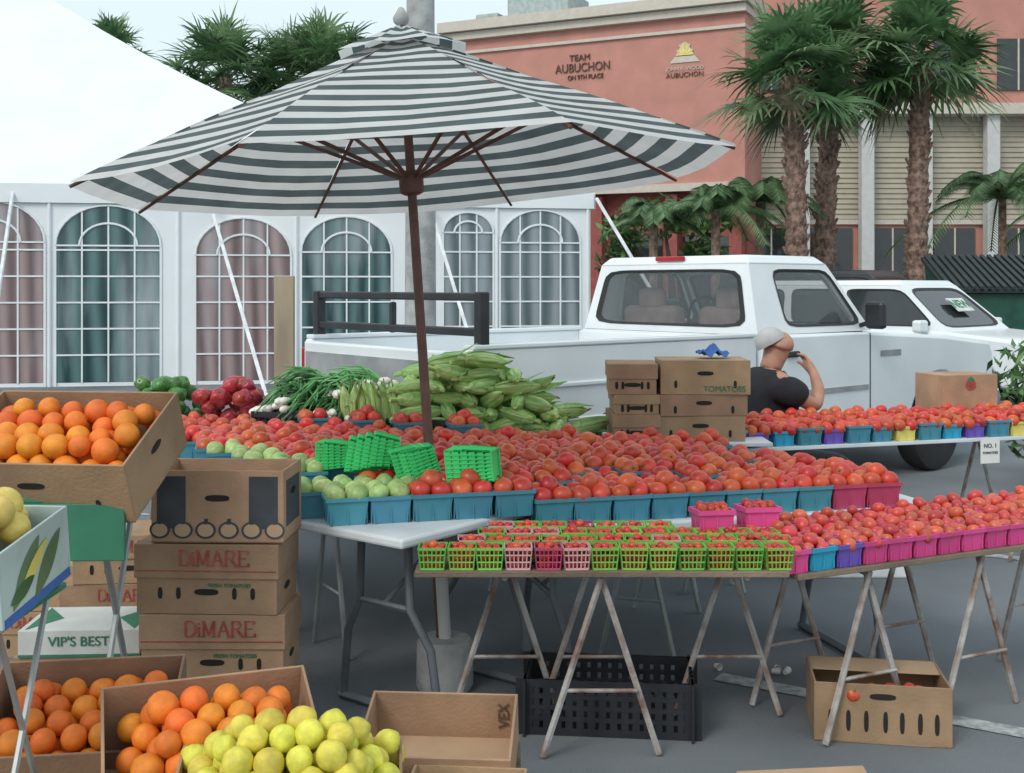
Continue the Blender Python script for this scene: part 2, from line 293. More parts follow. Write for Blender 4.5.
# ---------------------------------------------------------------- palms
def fan_leaf(mb,base,yaw,el,pl,bl_,mi,nb=19):
    d=Vector((math.cos(yaw)*math.cos(el),math.sin(yaw)*math.cos(el),math.sin(el)))
    p=[base+d*pl*t+Vector((0,0,-.14*pl*t*t)) for t in (0,.5,1)]
    mb.path(p,[.03,.02,.015],4,mi,cap=False)
    t=(p[2]-p[1]).normalized(); sd=t.cross(Vector((0,0,1)))
    if sd.length<.05: sd=Vector((math.sin(yaw),-math.cos(yaw),0))
    sd.normalize(); tw_=rnd.uniform(-.6,.6); up=sd.cross(t).normalized(); sd=(sd*math.cos(tw_)+up*math.sin(tw_)).normalized(); nrm=sd.cross(t).normalized()
    for k in range(nb):
        a=rad(-110+220*k/(nb-1)); dr=(t*math.cos(a)+sd*math.sin(a)+nrm*.18).normalized()
        L=bl_*(.72+.28*math.cos(a*.7))*rnd.uniform(.85,1.1); wv=dr.cross(nrm)
        wv.normalize(); o=p[2]; vs=[]; dp=rnd.uniform(.1,.5)
        for j,(f,wd) in enumerate([(0,.015),(.4,.048),(.75,.026),(1,.002)]):
            q=o+dr*L*f+Vector((0,0,-(dp*f**2.4)*L))
            vs+= [q-wv*wd,q+wv*wd]
        mb.add(vs,[(0,1,3,2),(2,3,5,4),(4,5,7,6)],mi)
def fan_palm(x,y,zt,r,label,nl=42,seed=0,rt=.2,pl=1.0,bl_=1.05,lean=0):
    t=thing('palm_tree',label,'palm tree',(x,y,0),group='palm trees by the parking lot')
    mb=MB(); n=int(zt/.14)
    pts=[];rs=[]
    for i in range(n+1):
        f=i/n; pts.append((lean*f*f,0,zt*f)); rs.append(rt*(1.15-.2*f)*(1+.12*(i%2)+.05*rnd.random()))
    mb.path(pts,rs,12)
    for i in range(int(n*4)):
        f=rnd.uniform(.15,1); a=rnd.uniform(0,6.28); q=Vector((lean*f*f+math.cos(a)*rt*1.0,math.sin(a)*rt*1.0,zt*f))
        mb.path([q,q+Vector((math.cos(a)*.09,math.sin(a)*.09,.13))],[.05,.025],4)
    mb.build('trunk',bark,t,normals=False)
    mb=MB(); top=Vector((lean,0,zt))
    for i in range(nl):
        f=i/nl; el=rad(86-132*f)+rnd.uniform(-.14,.14); yaw=i*2.4+rnd.uniform(-.2,.2)
        mi=rnd.choice([0,0,1]) if f<.94 else rnd.choice([0,2])
        fan_leaf(mb,top+Vector((0,0,rnd.uniform(-.3,.25))),yaw,el,pl*r*rnd.uniform(.6,1.2),bl_*r*rnd.uniform(.8,1.1),mi)
    mb.build('crown',[leafA,leafB,leafD],t,normals=False)
fan_palm(6.2,25,6.15,1.05,'tall fan palm with a rough brown trunk',42,lean=-.1)
fan_palm(7.15,26.5,6.9,1.1,'tall fan palm with a rough brown trunk',42,lean=.3)
fan_palm(9.15,26,6.75,1.15,'tall fan palm with a rough brown trunk',44,lean=.1)
fan_palm(-10.0,40,8.8,1.4,'fan palm rising behind the white tent',60)
fan_palm(-6.7,41,9.1,1.4,'fan palm rising behind the white tent',60)
fan_palm(-8.3,43,9.3,1.4,'fan palm rising behind the white tent',56)
fan_palm(-14.3,41,9.8,.95,'fan palm rising behind the white tent',34)
def feather_palm(x,y,zt,L,label,nl=16):
    t=thing('palm_tree',label,'palm tree',(x,y,0),group='palm trees by the parking lot')
    MB().path([(0,0,0),(0,0,zt)],[.13,.09],8).build('trunk',bark,t,normals=False)
    mb=MB()
    for i in range(nl):
        yaw=i*2.4; el=rad(rnd.uniform(15,75)); d=Vector((math.cos(yaw)*math.cos(el),math.sin(yaw)*math.cos(el),math.sin(el))); l=L*rnd.uniform(.8,1.1)
        pts=[Vector((0,0,zt))+d*l*f+Vector((0,0,-.75*l*f*f)) for f in [k/14 for k in range(15)]]
        mb.path(pts,[.025]*10+[.015]*5,4,0,cap=False)
        for k in range(2,15):
            tt=(pts[k]-pts[k-1]).normalized(); sd=tt.cross(Vector((0,0,1))).normalized()
            for sg in (-1,1):
                for h in (0,.33,.66):
                    o=pts[k-1].lerp(pts[k],h); dr=(sd*sg+tt*.6+Vector((0,0,-.5))).normalized(); ll=.55*(1-.5*k/15); wv=tt*.022
                    mb.add([o-wv,o+wv,o+dr*ll],[(0,1,2)],rnd.choice([0,1]))
    mb.build('crown',[leafA,leafB],t,normals=False)
feather_palm(11.3,26.5,3.6,2.8,'drooping feather palm beside the office wing',24); feather_palm(12.4,25,3.0,2.4,'drooping feather palm beside the office wing',22)
def shrub(name,x,y,blobs,label,cat,trunk=0,lf=.12,nper=260,group=None,z0=0):
    t=thing(name,label,cat,(x,y,z0),group=group)
    mb=MB(); 
    for (cx,cy,cz,r) in blobs: mb.path([(0,0,0),(cx*.4,cy*.4,cz*.6),(cx,cy,cz)],[.05+.1*trunk,.03+.05*trunk,.01],5)
    mb.build('trunk',twig,t,normals=False)
    mb=MB()
    for (cx,cy,cz,r) in blobs:
        for k in range(nper):
            v=Vector((rnd.gauss(0,1),rnd.gauss(0,1),rnd.gauss(0,1))).normalized()*r*rnd.random()**.4; v.z*=.8
            p=Vector((cx,cy,cz))+v; e=Euler((rnd.uniform(-1,1),rnd.uniform(-1,1),rnd.uniform(0,6.3))).to_matrix(); l=lf*rnd.uniform(.6,1.3)
            mb.add([p+e@Vector(q) for q in [(0,-l*.25,0),(l*.6,0,l*.1),(0,l*.25,0),(-l,0,-l*.2)]],[(0,1,2,3)],0 if rnd.random()<.6 else 1)
    mb.build('crown',[leafS,leafS2],t,normals=False)
shrub('tree',4.0,28,[(-1.2,0,2.9,.7),(-.3,.2,3.3,.7),(.7,0,3.2,.7),(.6,-.2,2.3,.6),(-1.4,0,2.2,.6)],'small leafy tree before the red wall','tree',1,.24,170)
feather_palm(5.6,26,3.5,2.0,'drooping feather palm in front of the red wall',18); feather_palm(3.2,26,3.1,1.8,'drooping feather palm in front of the red wall',16); feather_palm(4.5,25.4,3.3,1.9,'drooping feather palm in front of the red wall',16)
for i in range(7):
    shrub('shrub',2.5+i*2.1,23.4+rnd.uniform(-.2,.3),[(0,0,.5,.5),(.6,.1,.45,.45),(-.6,.1,.45,.4)],'low green shrub on the planting island','shrub',0,.16,150,'shrubs on the planting island')
shrub('shrub',4.15,9.0,[(0,0,.9,.4),(.3,.1,1.1,.35),(.1,0,.5,.4)],'leafy green shrub beside the white pickup','shrub',0,.09,420)
# ---------------------------------------------------------------- vehicles
def bil(c,u,v): return (c[0]*(1-u)+c[1]*u)*(1-v)+(c[3]*(1-u)+c[2]*u)*v
def panel(body,gl,gk,c4,mu=.06,mv=.12,n=7,th=.05):
    c=[Vector(p) for p in c4]; nn=(c[1]-c[0]).cross(c[3]-c[0]).normalized(); K=48
    R=[[],[],[],[],[]]
    for k in range(K):
        a=2*math.pi*k/K+math.pi/4; x,y=math.cos(a),math.sin(a); mx=max(abs(x),abs(y)); r=(abs(x)**n+abs(y)**n)**(-1/n)
        R[0].append(bil(c,.5+.5*x/mx,.5+.5*y/mx)); i=bil(c,.5+(.5-mu)*x*r,.5+(.5-mv)*y*r); R[1].append(i); R[2].append(i-nn*th)
        R[3].append(bil(c,.5+(.5-mu)*x*r*.95,.5+(.5-mv)*y*r*.93)-nn*.006); R[4].append(bil(c,.5+(.5-mu)*x*r*1.02,.5+(.5-mv)*y*r*1.03)+nn*.004)
    def ring(m,A,B): m.add(A+B,[(k,(k+1)%K,K+(k+1)%K,K+k) for k in range(K)])
    ring(body,R[0],R[1]); ring(body,R[1],R[2])
    ring(gk,R[4],R[3]); gl.add([p-nn*.01 for p in R[1]],[tuple(range(K))])
def greenhouse(P,paint,glm,b,t,splits,nexp=7):
    (bx0,bx1,bw,bz),(tx0,tx1,tw_,tz)=b,t
    def P_(f,sg,top): 
        return Vector((tx0+(tx1-tx0)*f,sg*tw_,tz)) if top else Vector((bx0+(bx1-bx0)*f,sg*bw,bz))
    body=MB()
    def do(c4,mu,mv):
        g_=MB();k_=MB(); panel(body,g_,k_,c4,mu,mv,nexp); w_=g_.build('window',glm,P,normals=False); k_.build('gasket',gasket,w_,normals=False)
    do([P_(0,1,0),P_(0,-1,0),P_(0,-1,1),P_(0,1,1)],.06,.1)
    do([P_(1,-1,0),P_(1,1,0),P_(1,1,1),P_(1,-1,1)],.05,.08)
    for f0,f1,win in splits:
        for sg in (-1,1):
            c4=[P_(f0,sg,0),P_(f1,sg,0),P_(f1,sg,1),P_(f0,sg,1)] if sg<0 else [P_(f1,sg,0),P_(f0,sg,0),P_(f0,sg,1),P_(f1,sg,1)]
            if win: do(c4,.07,.1)
            else: body.add(c4,[(0,1,2,3)])
    body.build('pillar',paint,P,normals=False)
    e=.015
    MB().hexa([(tx0-e,-tw_-e,tz-.01),(tx1+e,-tw_-e,tz-.01),(tx1+e,tw_+e,tz-.01),(tx0-e,tw_+e,tz-.01),(tx0+.04,-tw_+.06,tz+.06),(tx1-.06,-tw_+.06,tz+.06),(tx1-.06,tw_-.06,tz+.06),(tx0+.04,tw_-.06,tz+.06)]).build('roof',paint,P,bevel=.02,smooth=40)
def wheel(P,x,y,r=.375,wd=.22,rimc=rimm):
    t=MB(); prof=[(r*.6,-wd/2),(r*.85,-wd/2),(r*.97,-wd/2+.02),(r,-wd/4),(r,wd/4),(r*.97,wd/2-.02),(r*.85,wd/2),(r*.6,wd/2)]
    mt=Matrix.Translation((x,y,r))@Matrix.Rotation(rad(90),4,'X')
    t.lathe(prof,32,0,mt); W=t.build('wheel',rubber,P,smooth=35)
    q=MB(); sg=1 if y<0 else -1
    q.lathe([(r*.62,wd*.48*sg),(r*.58,wd*.5*sg),(r*.55,wd*.3*sg),(r*.3,wd*.32*sg),(r*.25,wd*.46*sg),(r*.1,wd*.48*sg)],28,0,mt); q.build('rim',rimc,W,smooth=35)
def arc(cx,cz,r,a0,a1,n=14): return [(cx+r*math.cos(rad(a0+(a1-a0)*k/n)),cz+r*math.sin(rad(a0+(a1-a0)*k/n))) for k in range(n+1)]
T=thing('pickup_truck','white regular cab pickup truck with black bed rack','pickup truck',(1.2,9.15,0),rad(40))
BX=-2.68; FW=2.5
prof=[(0,.5)]+arc(FW,.38,.48,166,14)+[(FW+.85,.5),(FW+.93,.62),(FW+.93,1.0),(FW+.87,1.1),(FW+.05,1.18),(1.5,1.24),(0,1.25)]
MB().prism(prof,-.96,.96).build('body',paintW,T,bevel=.03,smooth=40)
sp=[(BX,.58)]+arc(-1.35,.38,.48,155,14)+[(-.04,.5),(-.04,1.24),(BX,1.24)]
mb=MB(); mb.prism(sp,-.96,-.88); mb.prism(sp,.88,.96); mb.box((BX/2-.02,0,.72),(-BX-.07,1.78,.05)); mb.box((-.07,0,.98),(.05,1.76,.52)); mb.build('bed',paintW,T,bevel=.015,smooth=40)
for sg in (-1,1):
    mb=MB(); mb.box((BX/2-.02,sg*.965,1.0),(-BX-.15,.02,.03)); mb.box((BX/2-.02,sg*.965,.78),(-BX-.15,.02,.02)); mb.box((BX/2-.02,sg*.92,1.255),(-BX-.07,.1,.03)); mb.build('bed_rail',paintW,T,bevel=.008)
tg=MB().box((BX-.03,0,.91),(.06,1.74,.64)).build('tailgate',paintW,T,bevel=.015)
MB().box((BX-.065,0,1.06),(.01,1.66,.2)).build('trim_panel',greyP,tg)
MB().box((BX-.16,0,.55),(.14,1.85,.16)).build('bumper',chrome,T,bevel=.03)
for sg in (-1,1): MB().box((BX-.005,sg*.92,1.0),(.04,.1,.36)).build('tail_light',taill,T,bevel=.01)
mb=MB()
for z in (1.55,1.34): mb.box((BX+.1,0,z),(.05,1.86,.05))
for y in (-.93,.93,0): mb.box((BX+.1,y,1.41),(.07,.07,.34) if y else (.04,.04,.2))
mb.build('rack',blackP,T,bevel=.01)
greenhouse(T,paintW,glass,(.02,1.5,.92,1.25),(.09,1.06,.78,1.79),[(0,.2,False),(.2,1,True)],9)
for sg in (-1,1):
    dr=MB().box((.82,sg*.962,.87),(1.16,.02,.72)).build('door',paintW,T,bevel=.008)
    for x in (.225,1.415): MB().box((x,sg*.9615,.87),(.014,.006,.72)).build('door_gap',gasket,dr)
    MB().box((.36,sg*.985,1.1),(.15,.03,.045)).build('handle',gasket,dr,bevel=.01)
    MB().box((.82,sg*.974,.8),(1.1,.012,.04)).build('side_moulding',greyP,dr)
    MB().box((FW+.6,sg*.965,.8),(.4,.012,.04)).build('side_moulding',greyP,T)
    MB().box((1.72,sg*.9615,1.06),(.3,.008,.05)).build('fender_badge',greyP,T)
    mr=MB().box((1.3,sg*1.09,1.38),(.08,.17,.22)).build('mirror',blackP,T,bevel=.03)
    MB().path([(1.36,sg*.9,1.29),(1.32,sg*1.05,1.33)],.02,6).build('mirror_arm',blackP,mr)
    MB().box((FW+.935,sg*.78,.88),(.03,.3,.2)).build('headlight',head_l,T,bevel=.01)
MB().box((FW+.935,0,.88),(.03,1.2,.22)).build('grille',gasket,T,bevel=.01); MB().box((FW+1.01,0,.58),(.14,1.9,.18)).build('bumper',chrome,T,bevel=.03)
MB().box((.085,0,1.83),(.03,.3,.035)).build('brake_light',taill,T,bevel=.008)
for y in (-.42,.42):
    mb=MB(); mb.box((.35,y,1.2),(.16,.6,.5)); mb.box((.33,y,1.5),(.1,.28,.2)); mb.build('seat',seatm,T,bevel=.05,smooth=40)
MB().box((1.35,0,1.22),(.3,1.7,.12)).build('dashboard',gasket,T,bevel=.03)
MB().path([(1.0+.0,.42+.19*math.cos(a),1.33+.19*math.sin(a)) for a in [2*math.pi*k/20 for k in range(21)]],.014,6).build('steering_wheel',gasket,T)
for x in (-1.35,FW):
    for y in (-.84,.84): wheel(T,x,y,.39)
def suv(x,y,rz,paint,label,sc=1):
    V=thing('parked_car',label,'car',(x,y,0),rz); V.scale=(sc,sc,sc)
    pf=[(-2.25,.42)]+arc(-1.4,.36,.43,172,8)+arc(1.4,.36,.43,172,8)+[(2.2,.42),(2.28,.55),(2.28,.85),(2.15,.97),(1.15,1.06),(-2.2,1.06),(-2.28,.8)]
    MB().prism(pf,-.88,.88).build('body',paint,V,bevel=.04,smooth=40)
    greenhouse(V,paint,glassd,(-2.2,1.15,.84,1.06),(-2.0,.5,.68,1.62),[(0,.33,True),(.33,.64,True),(.64,1,True)])
    for sg in (-1,1):
        MB().box((.9,sg*.98,1.12),(.12,.2,.15)).build('mirror',paint,V,bevel=.03)
        MB().box((2.285,sg*.66,.78),(.03,.3,.16)).build('headlight',head_l,V,bevel=.01)
        MB().box((-.1,sg*.882,.62),(2.0,.02,.08)).build('side_moulding',greyP,V)
    MB().box((2.285,0,.75),(.03,.8,.16)).build('grille',gasket,V); MB().box((2.3,0,.5),(.14,1.8,.2)).build('bumper',greyP,V,bevel=.03)
    for wx in (-1.4,1.4):
        for wy in (-.78,.78): wheel(V,wx,wy,.34,.2)
    return V
V=suv(5.05,15.2,rad(-48),paintW,'white sport utility car parked behind the pickup')
st=MB().box((0,0,0),(.012,.42,.24)).build('windscreen_sticker',card_w,V,loc=(.86,.1,1.37),rot=(0,rad(-49),0))
text(st,'NEW',.2,inkgreen,(.008,0,0),rot=(rad(90),0,rad(90)),bold=.004)
suv(6.2,20.8,rad(-40),darkpaint,'dark car parked behind the white one',1.12)
D=thing('dumpster','green metal dumpster with black ribbed lid','dumpster',(8.1,18.6,0),rad(-8))
MB().hexa([(-1.1,-.8,.15),(1.1,-.8,.15),(1.1,.8,.15),(-1.1,.8,.15),(-1.2,-.85,1.5),(1.2,-.85,1.5),(1.2,.85,2.0),(-1.2,.85,2.0)]).build('body',dgreen,D,bevel=.02)
mb=MB()
for k in range(22):
    x=-1.2+k*.114; mb.hexa([(x,-.95,1.52),(x+.06,-.95,1.52),(x+.06,.9,2.06),(x,.9,2.06),(x,-.95,1.6),(x+.06,-.95,1.6),(x+.06,.9,2.14),(x,.9,2.14)])
mb.hexa([(-1.25,-.95,1.5),(1.3,-.95,1.5),(1.3,.9,2.04),(-1.25,.9,2.04),(-1.25,-.95,1.56),(1.3,-.95,1.56),(1.3,.9,2.1),(-1.25,.9,2.1)])
mb.build('lid',lidm,D)
# ---------------------------------------------------------------- tables
TABS=[]
def in_rect(t,x,y,m=0):
    cx,cy,r,L,W,z=t; dx,dy=x-cx,y-cy; u=dx*math.cos(r)+dy*math.sin(r); v=-dx*math.sin(r)+dy*math.cos(r)
    return abs(u)<=L/2+m and abs(v)<=W/2+m
def surf(x,y,m=0):
    z=None
    for t in TABS:
        if in_rect(t,x,y,m): z=t[5] if z is None else max(z,t[5])
    return z
def table(cx,cy,deg,L,W,z,kind,label,top=None,group='market tables',xs=None):
    TABS.append((cx,cy,rad(deg),L,W,z))
    t=thing('folding_table' if kind=='fold' else 'trestle_table',label,'table',(cx,cy,0),rad(deg),group=group)
    if kind=='fold':
        MB().box((0,0,z-.018),(L,W,.036)).build('tabletop',top or tabW,t,bevel=.01)
        for sg in (-1,1):
            x=sg*(L/2-.22); lg=MB()
            for q in (-1,1): lg.path([(x,q*W*.2,z-.04),(x,q*W*.22,z-.32),(x-sg*.02,q*W*.36,z-.46),(x-sg*.03,q*W*.42,.02)],.016,8)
            lg.path([(x,-W*.22,z-.32),(x,W*.22,z-.32)],.012,6); lg.path([(x-sg*.03,-W*.44,.018),(x-sg*.03,W*.44,.018)],.018,8)
            lg.path([(x,0,z-.32),(x-sg*.42,0,z-.05)],.009,6)
            lg.build('leg',gsteel,t,smooth=45)
    else:
        MB().box((0,0,z-.01),(L,W,.02)).build('tabletop',top or wood,t,bevel=.003)
        if xs is None: xs=[(-(L/2-.3),0),(L/2-.3,0)]
        for x,skip in xs:
            for q in (-1,1):
                if q==skip: continue
                y=q*(W/2-.04); sp_=.2 if kind=='rust' else .16
                mt_=rust if kind=='rust' else lsteel
                lg=MB(); lg.path([(x,y,z-.03),(x-sp_,y,.01)],.012,6); lg.path([(x-sp_*.62,y,z*.36),(x+sp_*.62,y,z*.36)],.007,6); lg.build('leg',mt_,t,smooth=45)
                MB().path([(x,y+.022,z-.03),(x+sp_,y+.022,.01)],.012,6).build('leg',mt_,t,smooth=45)
            MB().path([(x,-W/2+.04,z-.03),(x,W/2-.04,z-.03)],.012,6).build('crossbar',mt_,t)
    return t
wv_=Vector((.617,.786)); wl_=Vector((-.786,.617)); c1=Vector((-.38,3.97))+wv_*.52+wl_*.3
table(c1.x,c1.y,51.9,1.04,.6,.74,'fold','white plastic folding table with grey legs')
table(.80,4.93,15,1.85,.78,.70,'fold','white plastic folding table with grey legs')
table(-1.2,5.15,121,1.15,.7,.765,'trestle','trestle table under tomato baskets',tabW)
table(-.64,5.72,-17,3.3,.86,.737,'trestle','long trestle table under tomato baskets',tabW)
table(-1.0,6.55,-17,2.9,.5,.80,'trestle','trestle table carrying corn and peppers',tabW)
table(.93,6.22,0,.85,.5,.8,'trestle','small trestle table under cardboard boxes',tabW)
table(.305,4.11,0,1.27,.44,.65,'rust','low trestle table with rusty legs and pint baskets',xs=[(0,0),(-.33,-1),(.5,-1)])
B2c=(.98+.906*.95-.423*.25, 3.93+.423*.95+.906*.25)
table(B2c[0],B2c[1],25,1.9,.5,.628,'rust','low trestle table with rusty legs and pink baskets',xs=[(-.6,0),(-.05,0),(.7,0)])
Cd=16.8; cu=Vector((math.cos(rad(Cd)),math.sin(rad(Cd)),0)); cn=Vector((-cu.y,cu.x,0)); C0=Vector((1.1,6.13,0))
cc=C0+cu*1.2+cn*.3
table(cc.x,cc.y,Cd,2.4,.6,.74,'rust','trestle table with coloured baskets of tomatoes',tabW)
# ---------------------------------------------------------------- baskets + fruit meshes
def tub(w_,h,mat,rim=True,tp=.82):
    mb=MB(); a=w_/2; b=a*tp; t=.003
    def ring(r,z): return [(-r,-r,z),(r,-r,z),(r,r,z),(-r,r,z)]
    vs=ring(b,0)+ring(a,h)+ring(a-t,h)+ring(b-t,t)
    fs=[(3,2,1,0)]+[(i,(i+1)%4,4+(i+1)%4,4+i) for i in range(4)]+[(4+i,4+(i+1)%4,8+(i+1)%4,8+i) for i in range(4)]+[(8+i,8+(i+1)%4,12+(i+1)%4,12+i) for i in range(4)]+[(12,13,14,15)]
    mb.add(vs,fs)
    if rim:
        for i in range(4):
            x=[0,1,0,-1][i]; y=[-1,0,1,0][i]; mb.box((x*a,y*a,h-.006),(w_+.006 if y else .008,w_+.006 if x else .008,.014))
        for i in range(4):
            for k in (-.5,0,.5):
                x=[0,1,0,-1][i]; y=[-1,0,1,0][i]; r=(a+b)/2+.001
                mb.box((x*r+(k*w_*.8 if y else 0),y*r+(k*w_*.8 if x else 0),h*.5),(.004,.004,h*.9))
    return mb.mesh('basket',[mat],None,True)
QB=.155
tub_teal=tub(QB,.1,teal); tub_red=tub(QB,.1,redp)
def pint(mat,bt=.005):
    mb=MB(); a=.047; b=.039; h=.078
    for i in range(4):
        x=[0,1,0,-1][i]; y=[-1,0,1,0][i]
        for (z,th) in ((.004,.007),(.028,.0045),(.052,.0045),(h-.005,.009)):
            r=b+(a-b)*z/h; mb.box((x*r,y*r,z),(2*r if y else .003,2*r if x else .003,th))
        for k in range(-3,4):
            f=k/3; mb.path([(x*b+(f*b if y else 0),y*b+(f*b if x else 0),0),(x*a+(f*a if y else 0),y*a+(f*a if x else 0),h)],.0024,4)
    mb.box((0,0,.003),(.07,.07,.003))
    return mb.mesh('pint_basket',[mat])
pint_l=pint(limeP); pint_g=pint(grnP); pint_w=pint(whiteP); pint_p=pint(redp)
def fruit(name,mats,fl=.86,lobes=5,amp=.03,n=16,m=10,cal=True,dimp=.12):
    mb=MB(); prof=[]
    for i in range(m+1):
        a=math.pi*i/m; r=math.sin(a); z=-math.cos(a)*fl; z-= dimp*max(0,1-r*2.2) if i>m/2 else -dimp*.4*max(0,1-r*2.2); prof.append((max(r,.02),z))
    mb.lathe(prof,n,0,None,(lambda a,i:1+amp*math.cos(lobes*a)) if lobes else None)
    if cal:
        for k in range(5):
            a=k*1.257; c,s_=math.cos(a),math.sin(a); z=fl-dimp*.75+.02
            mb.add([(-s_*.07,c*.07,z),(s_*.07,-c*.07,z),(c*.42,s_*.42,z+.0)],[(0,1,2)],1)
        mb.path([(0,0,fl-dimp),(0.03,0,fl+.08)],.035,5,1)
    return mb.mesh(name,mats,60,False)
me_tom=fruit('tomato',[tom_m,calyx],.88,5,.02); me_tom2=fruit('tomato',[tom_m,calyx],.84,6,.025)
me_gt=fruit('green_tomato',[gtom,calyx],.85); me_plum=fruit('plum_tomato',[plum_m,calyx],1.3,0,0,12,8,False,.05)
me_or=fruit('orange',[orange_m,calyx],.96,0,0,18,12,False,.04); me_gf=fruit('grapefruit',[grape_m,calyx],.93,0,0,20,12,False,.05)
def lemon():
    mb=MB(); mb.lathe([(.03,-1.14),(.12,-1.09),(.32,-.98),(.7,-.7),(.93,-.36),(1,0),(.93,.36),(.7,.7),(.32,.98),(.13,1.07),(.03,1.1)],16); return mb.mesh('lemon',[lemon_m],60,False)
me_le=lemon()
me_ch=fruit('cherry_tomato',[cher_m,calyx],1.05,0,0,9,6,True,.1)
def pepper(mt): return fruit('bell_pepper',[mt,calyx],1.15,4,.12,16,10,True,.25)
me_pr=pepper(pepR); me_pg=pepper(pepG)
def scatter(name,items,mes,label,cat,group,stuffmat,stufflabel,lim=300,r0=1):
    items.sort(key=lambda t:(Vector(t[0])-Vector((0,0,1.62))).length-(.5*t[0][2]))
    for k,(p,r,s_) in enumerate(items[:lim]): put(name,mes[k%len(mes)],p,r,s_,label,cat,group)
    rest=items[lim:]
    if rest:
        mb=MB(); src=mes[0]; sv=[v.co.copy() for v in src.vertices]; sf=[tuple(f.vertices) for f in src.polygons]; sm=[f.material_index for f in src.polygons]
        for p,r,s_ in rest:
            mt=Matrix.Translation(p)@Euler(r).to_matrix().to_4x4()@Matrix.Scale(s_,4); o=len(mb.v)
            mb.v+=[mt@v for v in sv]; mb.f+=[[o+i for i in f] for f in sf]; mb.m+=sm
        o=bpy.data.objects.new(name+'_pile',mb.mesh(name+'_pile',[stuffmat,calyx],60)); COL.objects.link(o); tag(o,stufflabel,cat,kind='stuff')
def rr(): return (rnd.uniform(-1.2,1.2),rnd.uniform(-1.2,1.2),rnd.uniform(0,6.3))
def rt(): return (rad(180)+rnd.uniform(-.7,.7),rnd.uniform(-.7,.7),rnd.uniform(0,6.3)) if rnd.random()<.75 else rr()
toms=[];gts=[]
def fill(x,y,z,rz,lst,r=.041,top=.1,up=.6):
    c,s_=math.cos(rz),math.sin(rz)
    for (u,v) in ((-1,-1),(1,-1),(1,1),(-1,1)):
        a=(u*.039+rnd.uniform(-.002,.002)); b=(v*.039+rnd.uniform(-.002,.002)); R=r*rnd.uniform(.95,1.06)
        lst.append(((x+a*c-b*s_,y+a*s_+b*c,z+top+R*.15+rnd.uniform(-.002,.003)),rt(),R))
    if rnd.random()<up:
        a=rnd.uniform(-.008,.008); b=rnd.uniform(-.008,.008); R=r*rnd.uniform(.92,1.02)
        lst.append(((x+a*c-b*s_,y+a*s_+b*c,z+top+R*1.05),rt(),R))
u=Vector((math.cos(rad(14.5)),math.sin(rad(14.5)))); v=Vector((-u.y,u.x)); F=Vector((-.62,4.27))
quad=[Vector((-.70,4.2)),Vector((1.72,4.8)),Vector((1.0,5.66)),Vector((-2.2,6.62))]
def inside(p,q):
    for i in range(len(q)):
        a=q[i];b=q[(i+1)%len(q)]
        if (b-a).x*(p-a).y-(b-a).y*(p-a).x<-.0: return False
    return True
nb=0
for j in range(0,17):
    for i in range(-12,18):
        p=F+u*(.158*i+(.05 if j%2 else 0))+v*(.158*j)
        if not inside(p,quad): continue
        zs=[surf(p.x+a,p.y+b) for a in (-.06,0,.06) for b in (-.06,0,.06)]
        zs=[z for z in zs if z is not None]
        if len(zs)<4: continue
        z=max(zs)+.001
        red=(p.x>1.28)
        lft=(p.x<-.42 and p.y<4.6) or (p.y<5.25 and p.x< -.62-(p.y-4.3)*.62+.1)
        put('produce_basket',tub_red if red else tub_teal,(p.x,p.y,z),(0,0,rad(14.5)+rnd.uniform(-.05,.05)),1,('red' if red else 'teal')+' plastic quart basket filled with '+('green' if lft else 'red')+' tomatoes','basket','quart baskets on the tomato tables'); nb+=1
        fill(p.x,p.y,z,rad(14.5),gts if lft else toms,.041,.1,.15 if lft else .75)
cols=[tub_teal,tub(QB*.85,.085,purp),tub(QB*.85,.085,blueP),tub(QB*.85,.085,yelP),tub(QB*.85,.085,teal)]
cname=['teal','purple','blue','yellow','teal']
for j in range(4):
    for i in range(15):
        p=C0+cu*(.1+.155*i)+cn*(.08+.14*j); k=[0,1,2,0,1,0,4,3,0,2,1,0,3,2,0][i]
        put('produce_basket',cols[k],(p.x,p.y,.741),(0,0,rad(Cd)),.95,cname[k]+' plastic quart basket filled with red tomatoes','basket','quart baskets on the rear table')
        fill(p.x,p.y,.741,rad(Cd),toms,.038,.08,.9)
scatter('tomato',toms,[me_tom,me_tom2],'ripe red tomato heaped in a basket','tomato','red tomatoes on the market tables',tom_st,'many ripe red tomatoes heaped in baskets')
scatter('green_tomato',gts,[me_gt],'unripe green tomato heaped in a basket','green tomato','green tomatoes at the table edge',gtom,'unripe green tomatoes',300)
chs=[]
T1=TABS[0]
for j in range(4):
    for i in range(13):
        x=-.27+.098*i+rnd.uniform(-.003,.003)+(.03 if j%2 else 0); y=3.945+.1*j
        if in_rect(T1,x,y,.07) or (y>4.2 and in_rect(TABS[1],x,y,.06)): continue
        if j==3 and x>.6: continue
        mt,nm=(pint_l,'lime green') if rnd.random()<.84 else ((pint_w,'pale pink') if rnd.random()<.5 else (pint_p,'red'))
        if j==0 and i in(5,): mt,nm=pint_w,'pale pink'
        put('pint_basket',mt,(x,y,.651+.004*j),(0,0,rnd.uniform(-.07,.07)),1,nm+' mesh pint basket of small red fruit','basket','pint baskets on the near table')
        z0=.651+.004*j
        for q in range(9):
            a,b=((q%3)-1)*.025,((q//3)-1)*.025
            chs.append(((x+a+rnd.uniform(-.005,.005),y+b+rnd.uniform(-.005,.005),z0+.06+rnd.uniform(0,.01)+(.01 if q==4 else 0)),rr(),.0135*rnd.uniform(.85,1.2)))
        if j<1:
            for lz in (.018,.042):
                for q in range(3): chs.append(((x+(q-1)*.023,y-.026,z0+lz),rr(),.012))
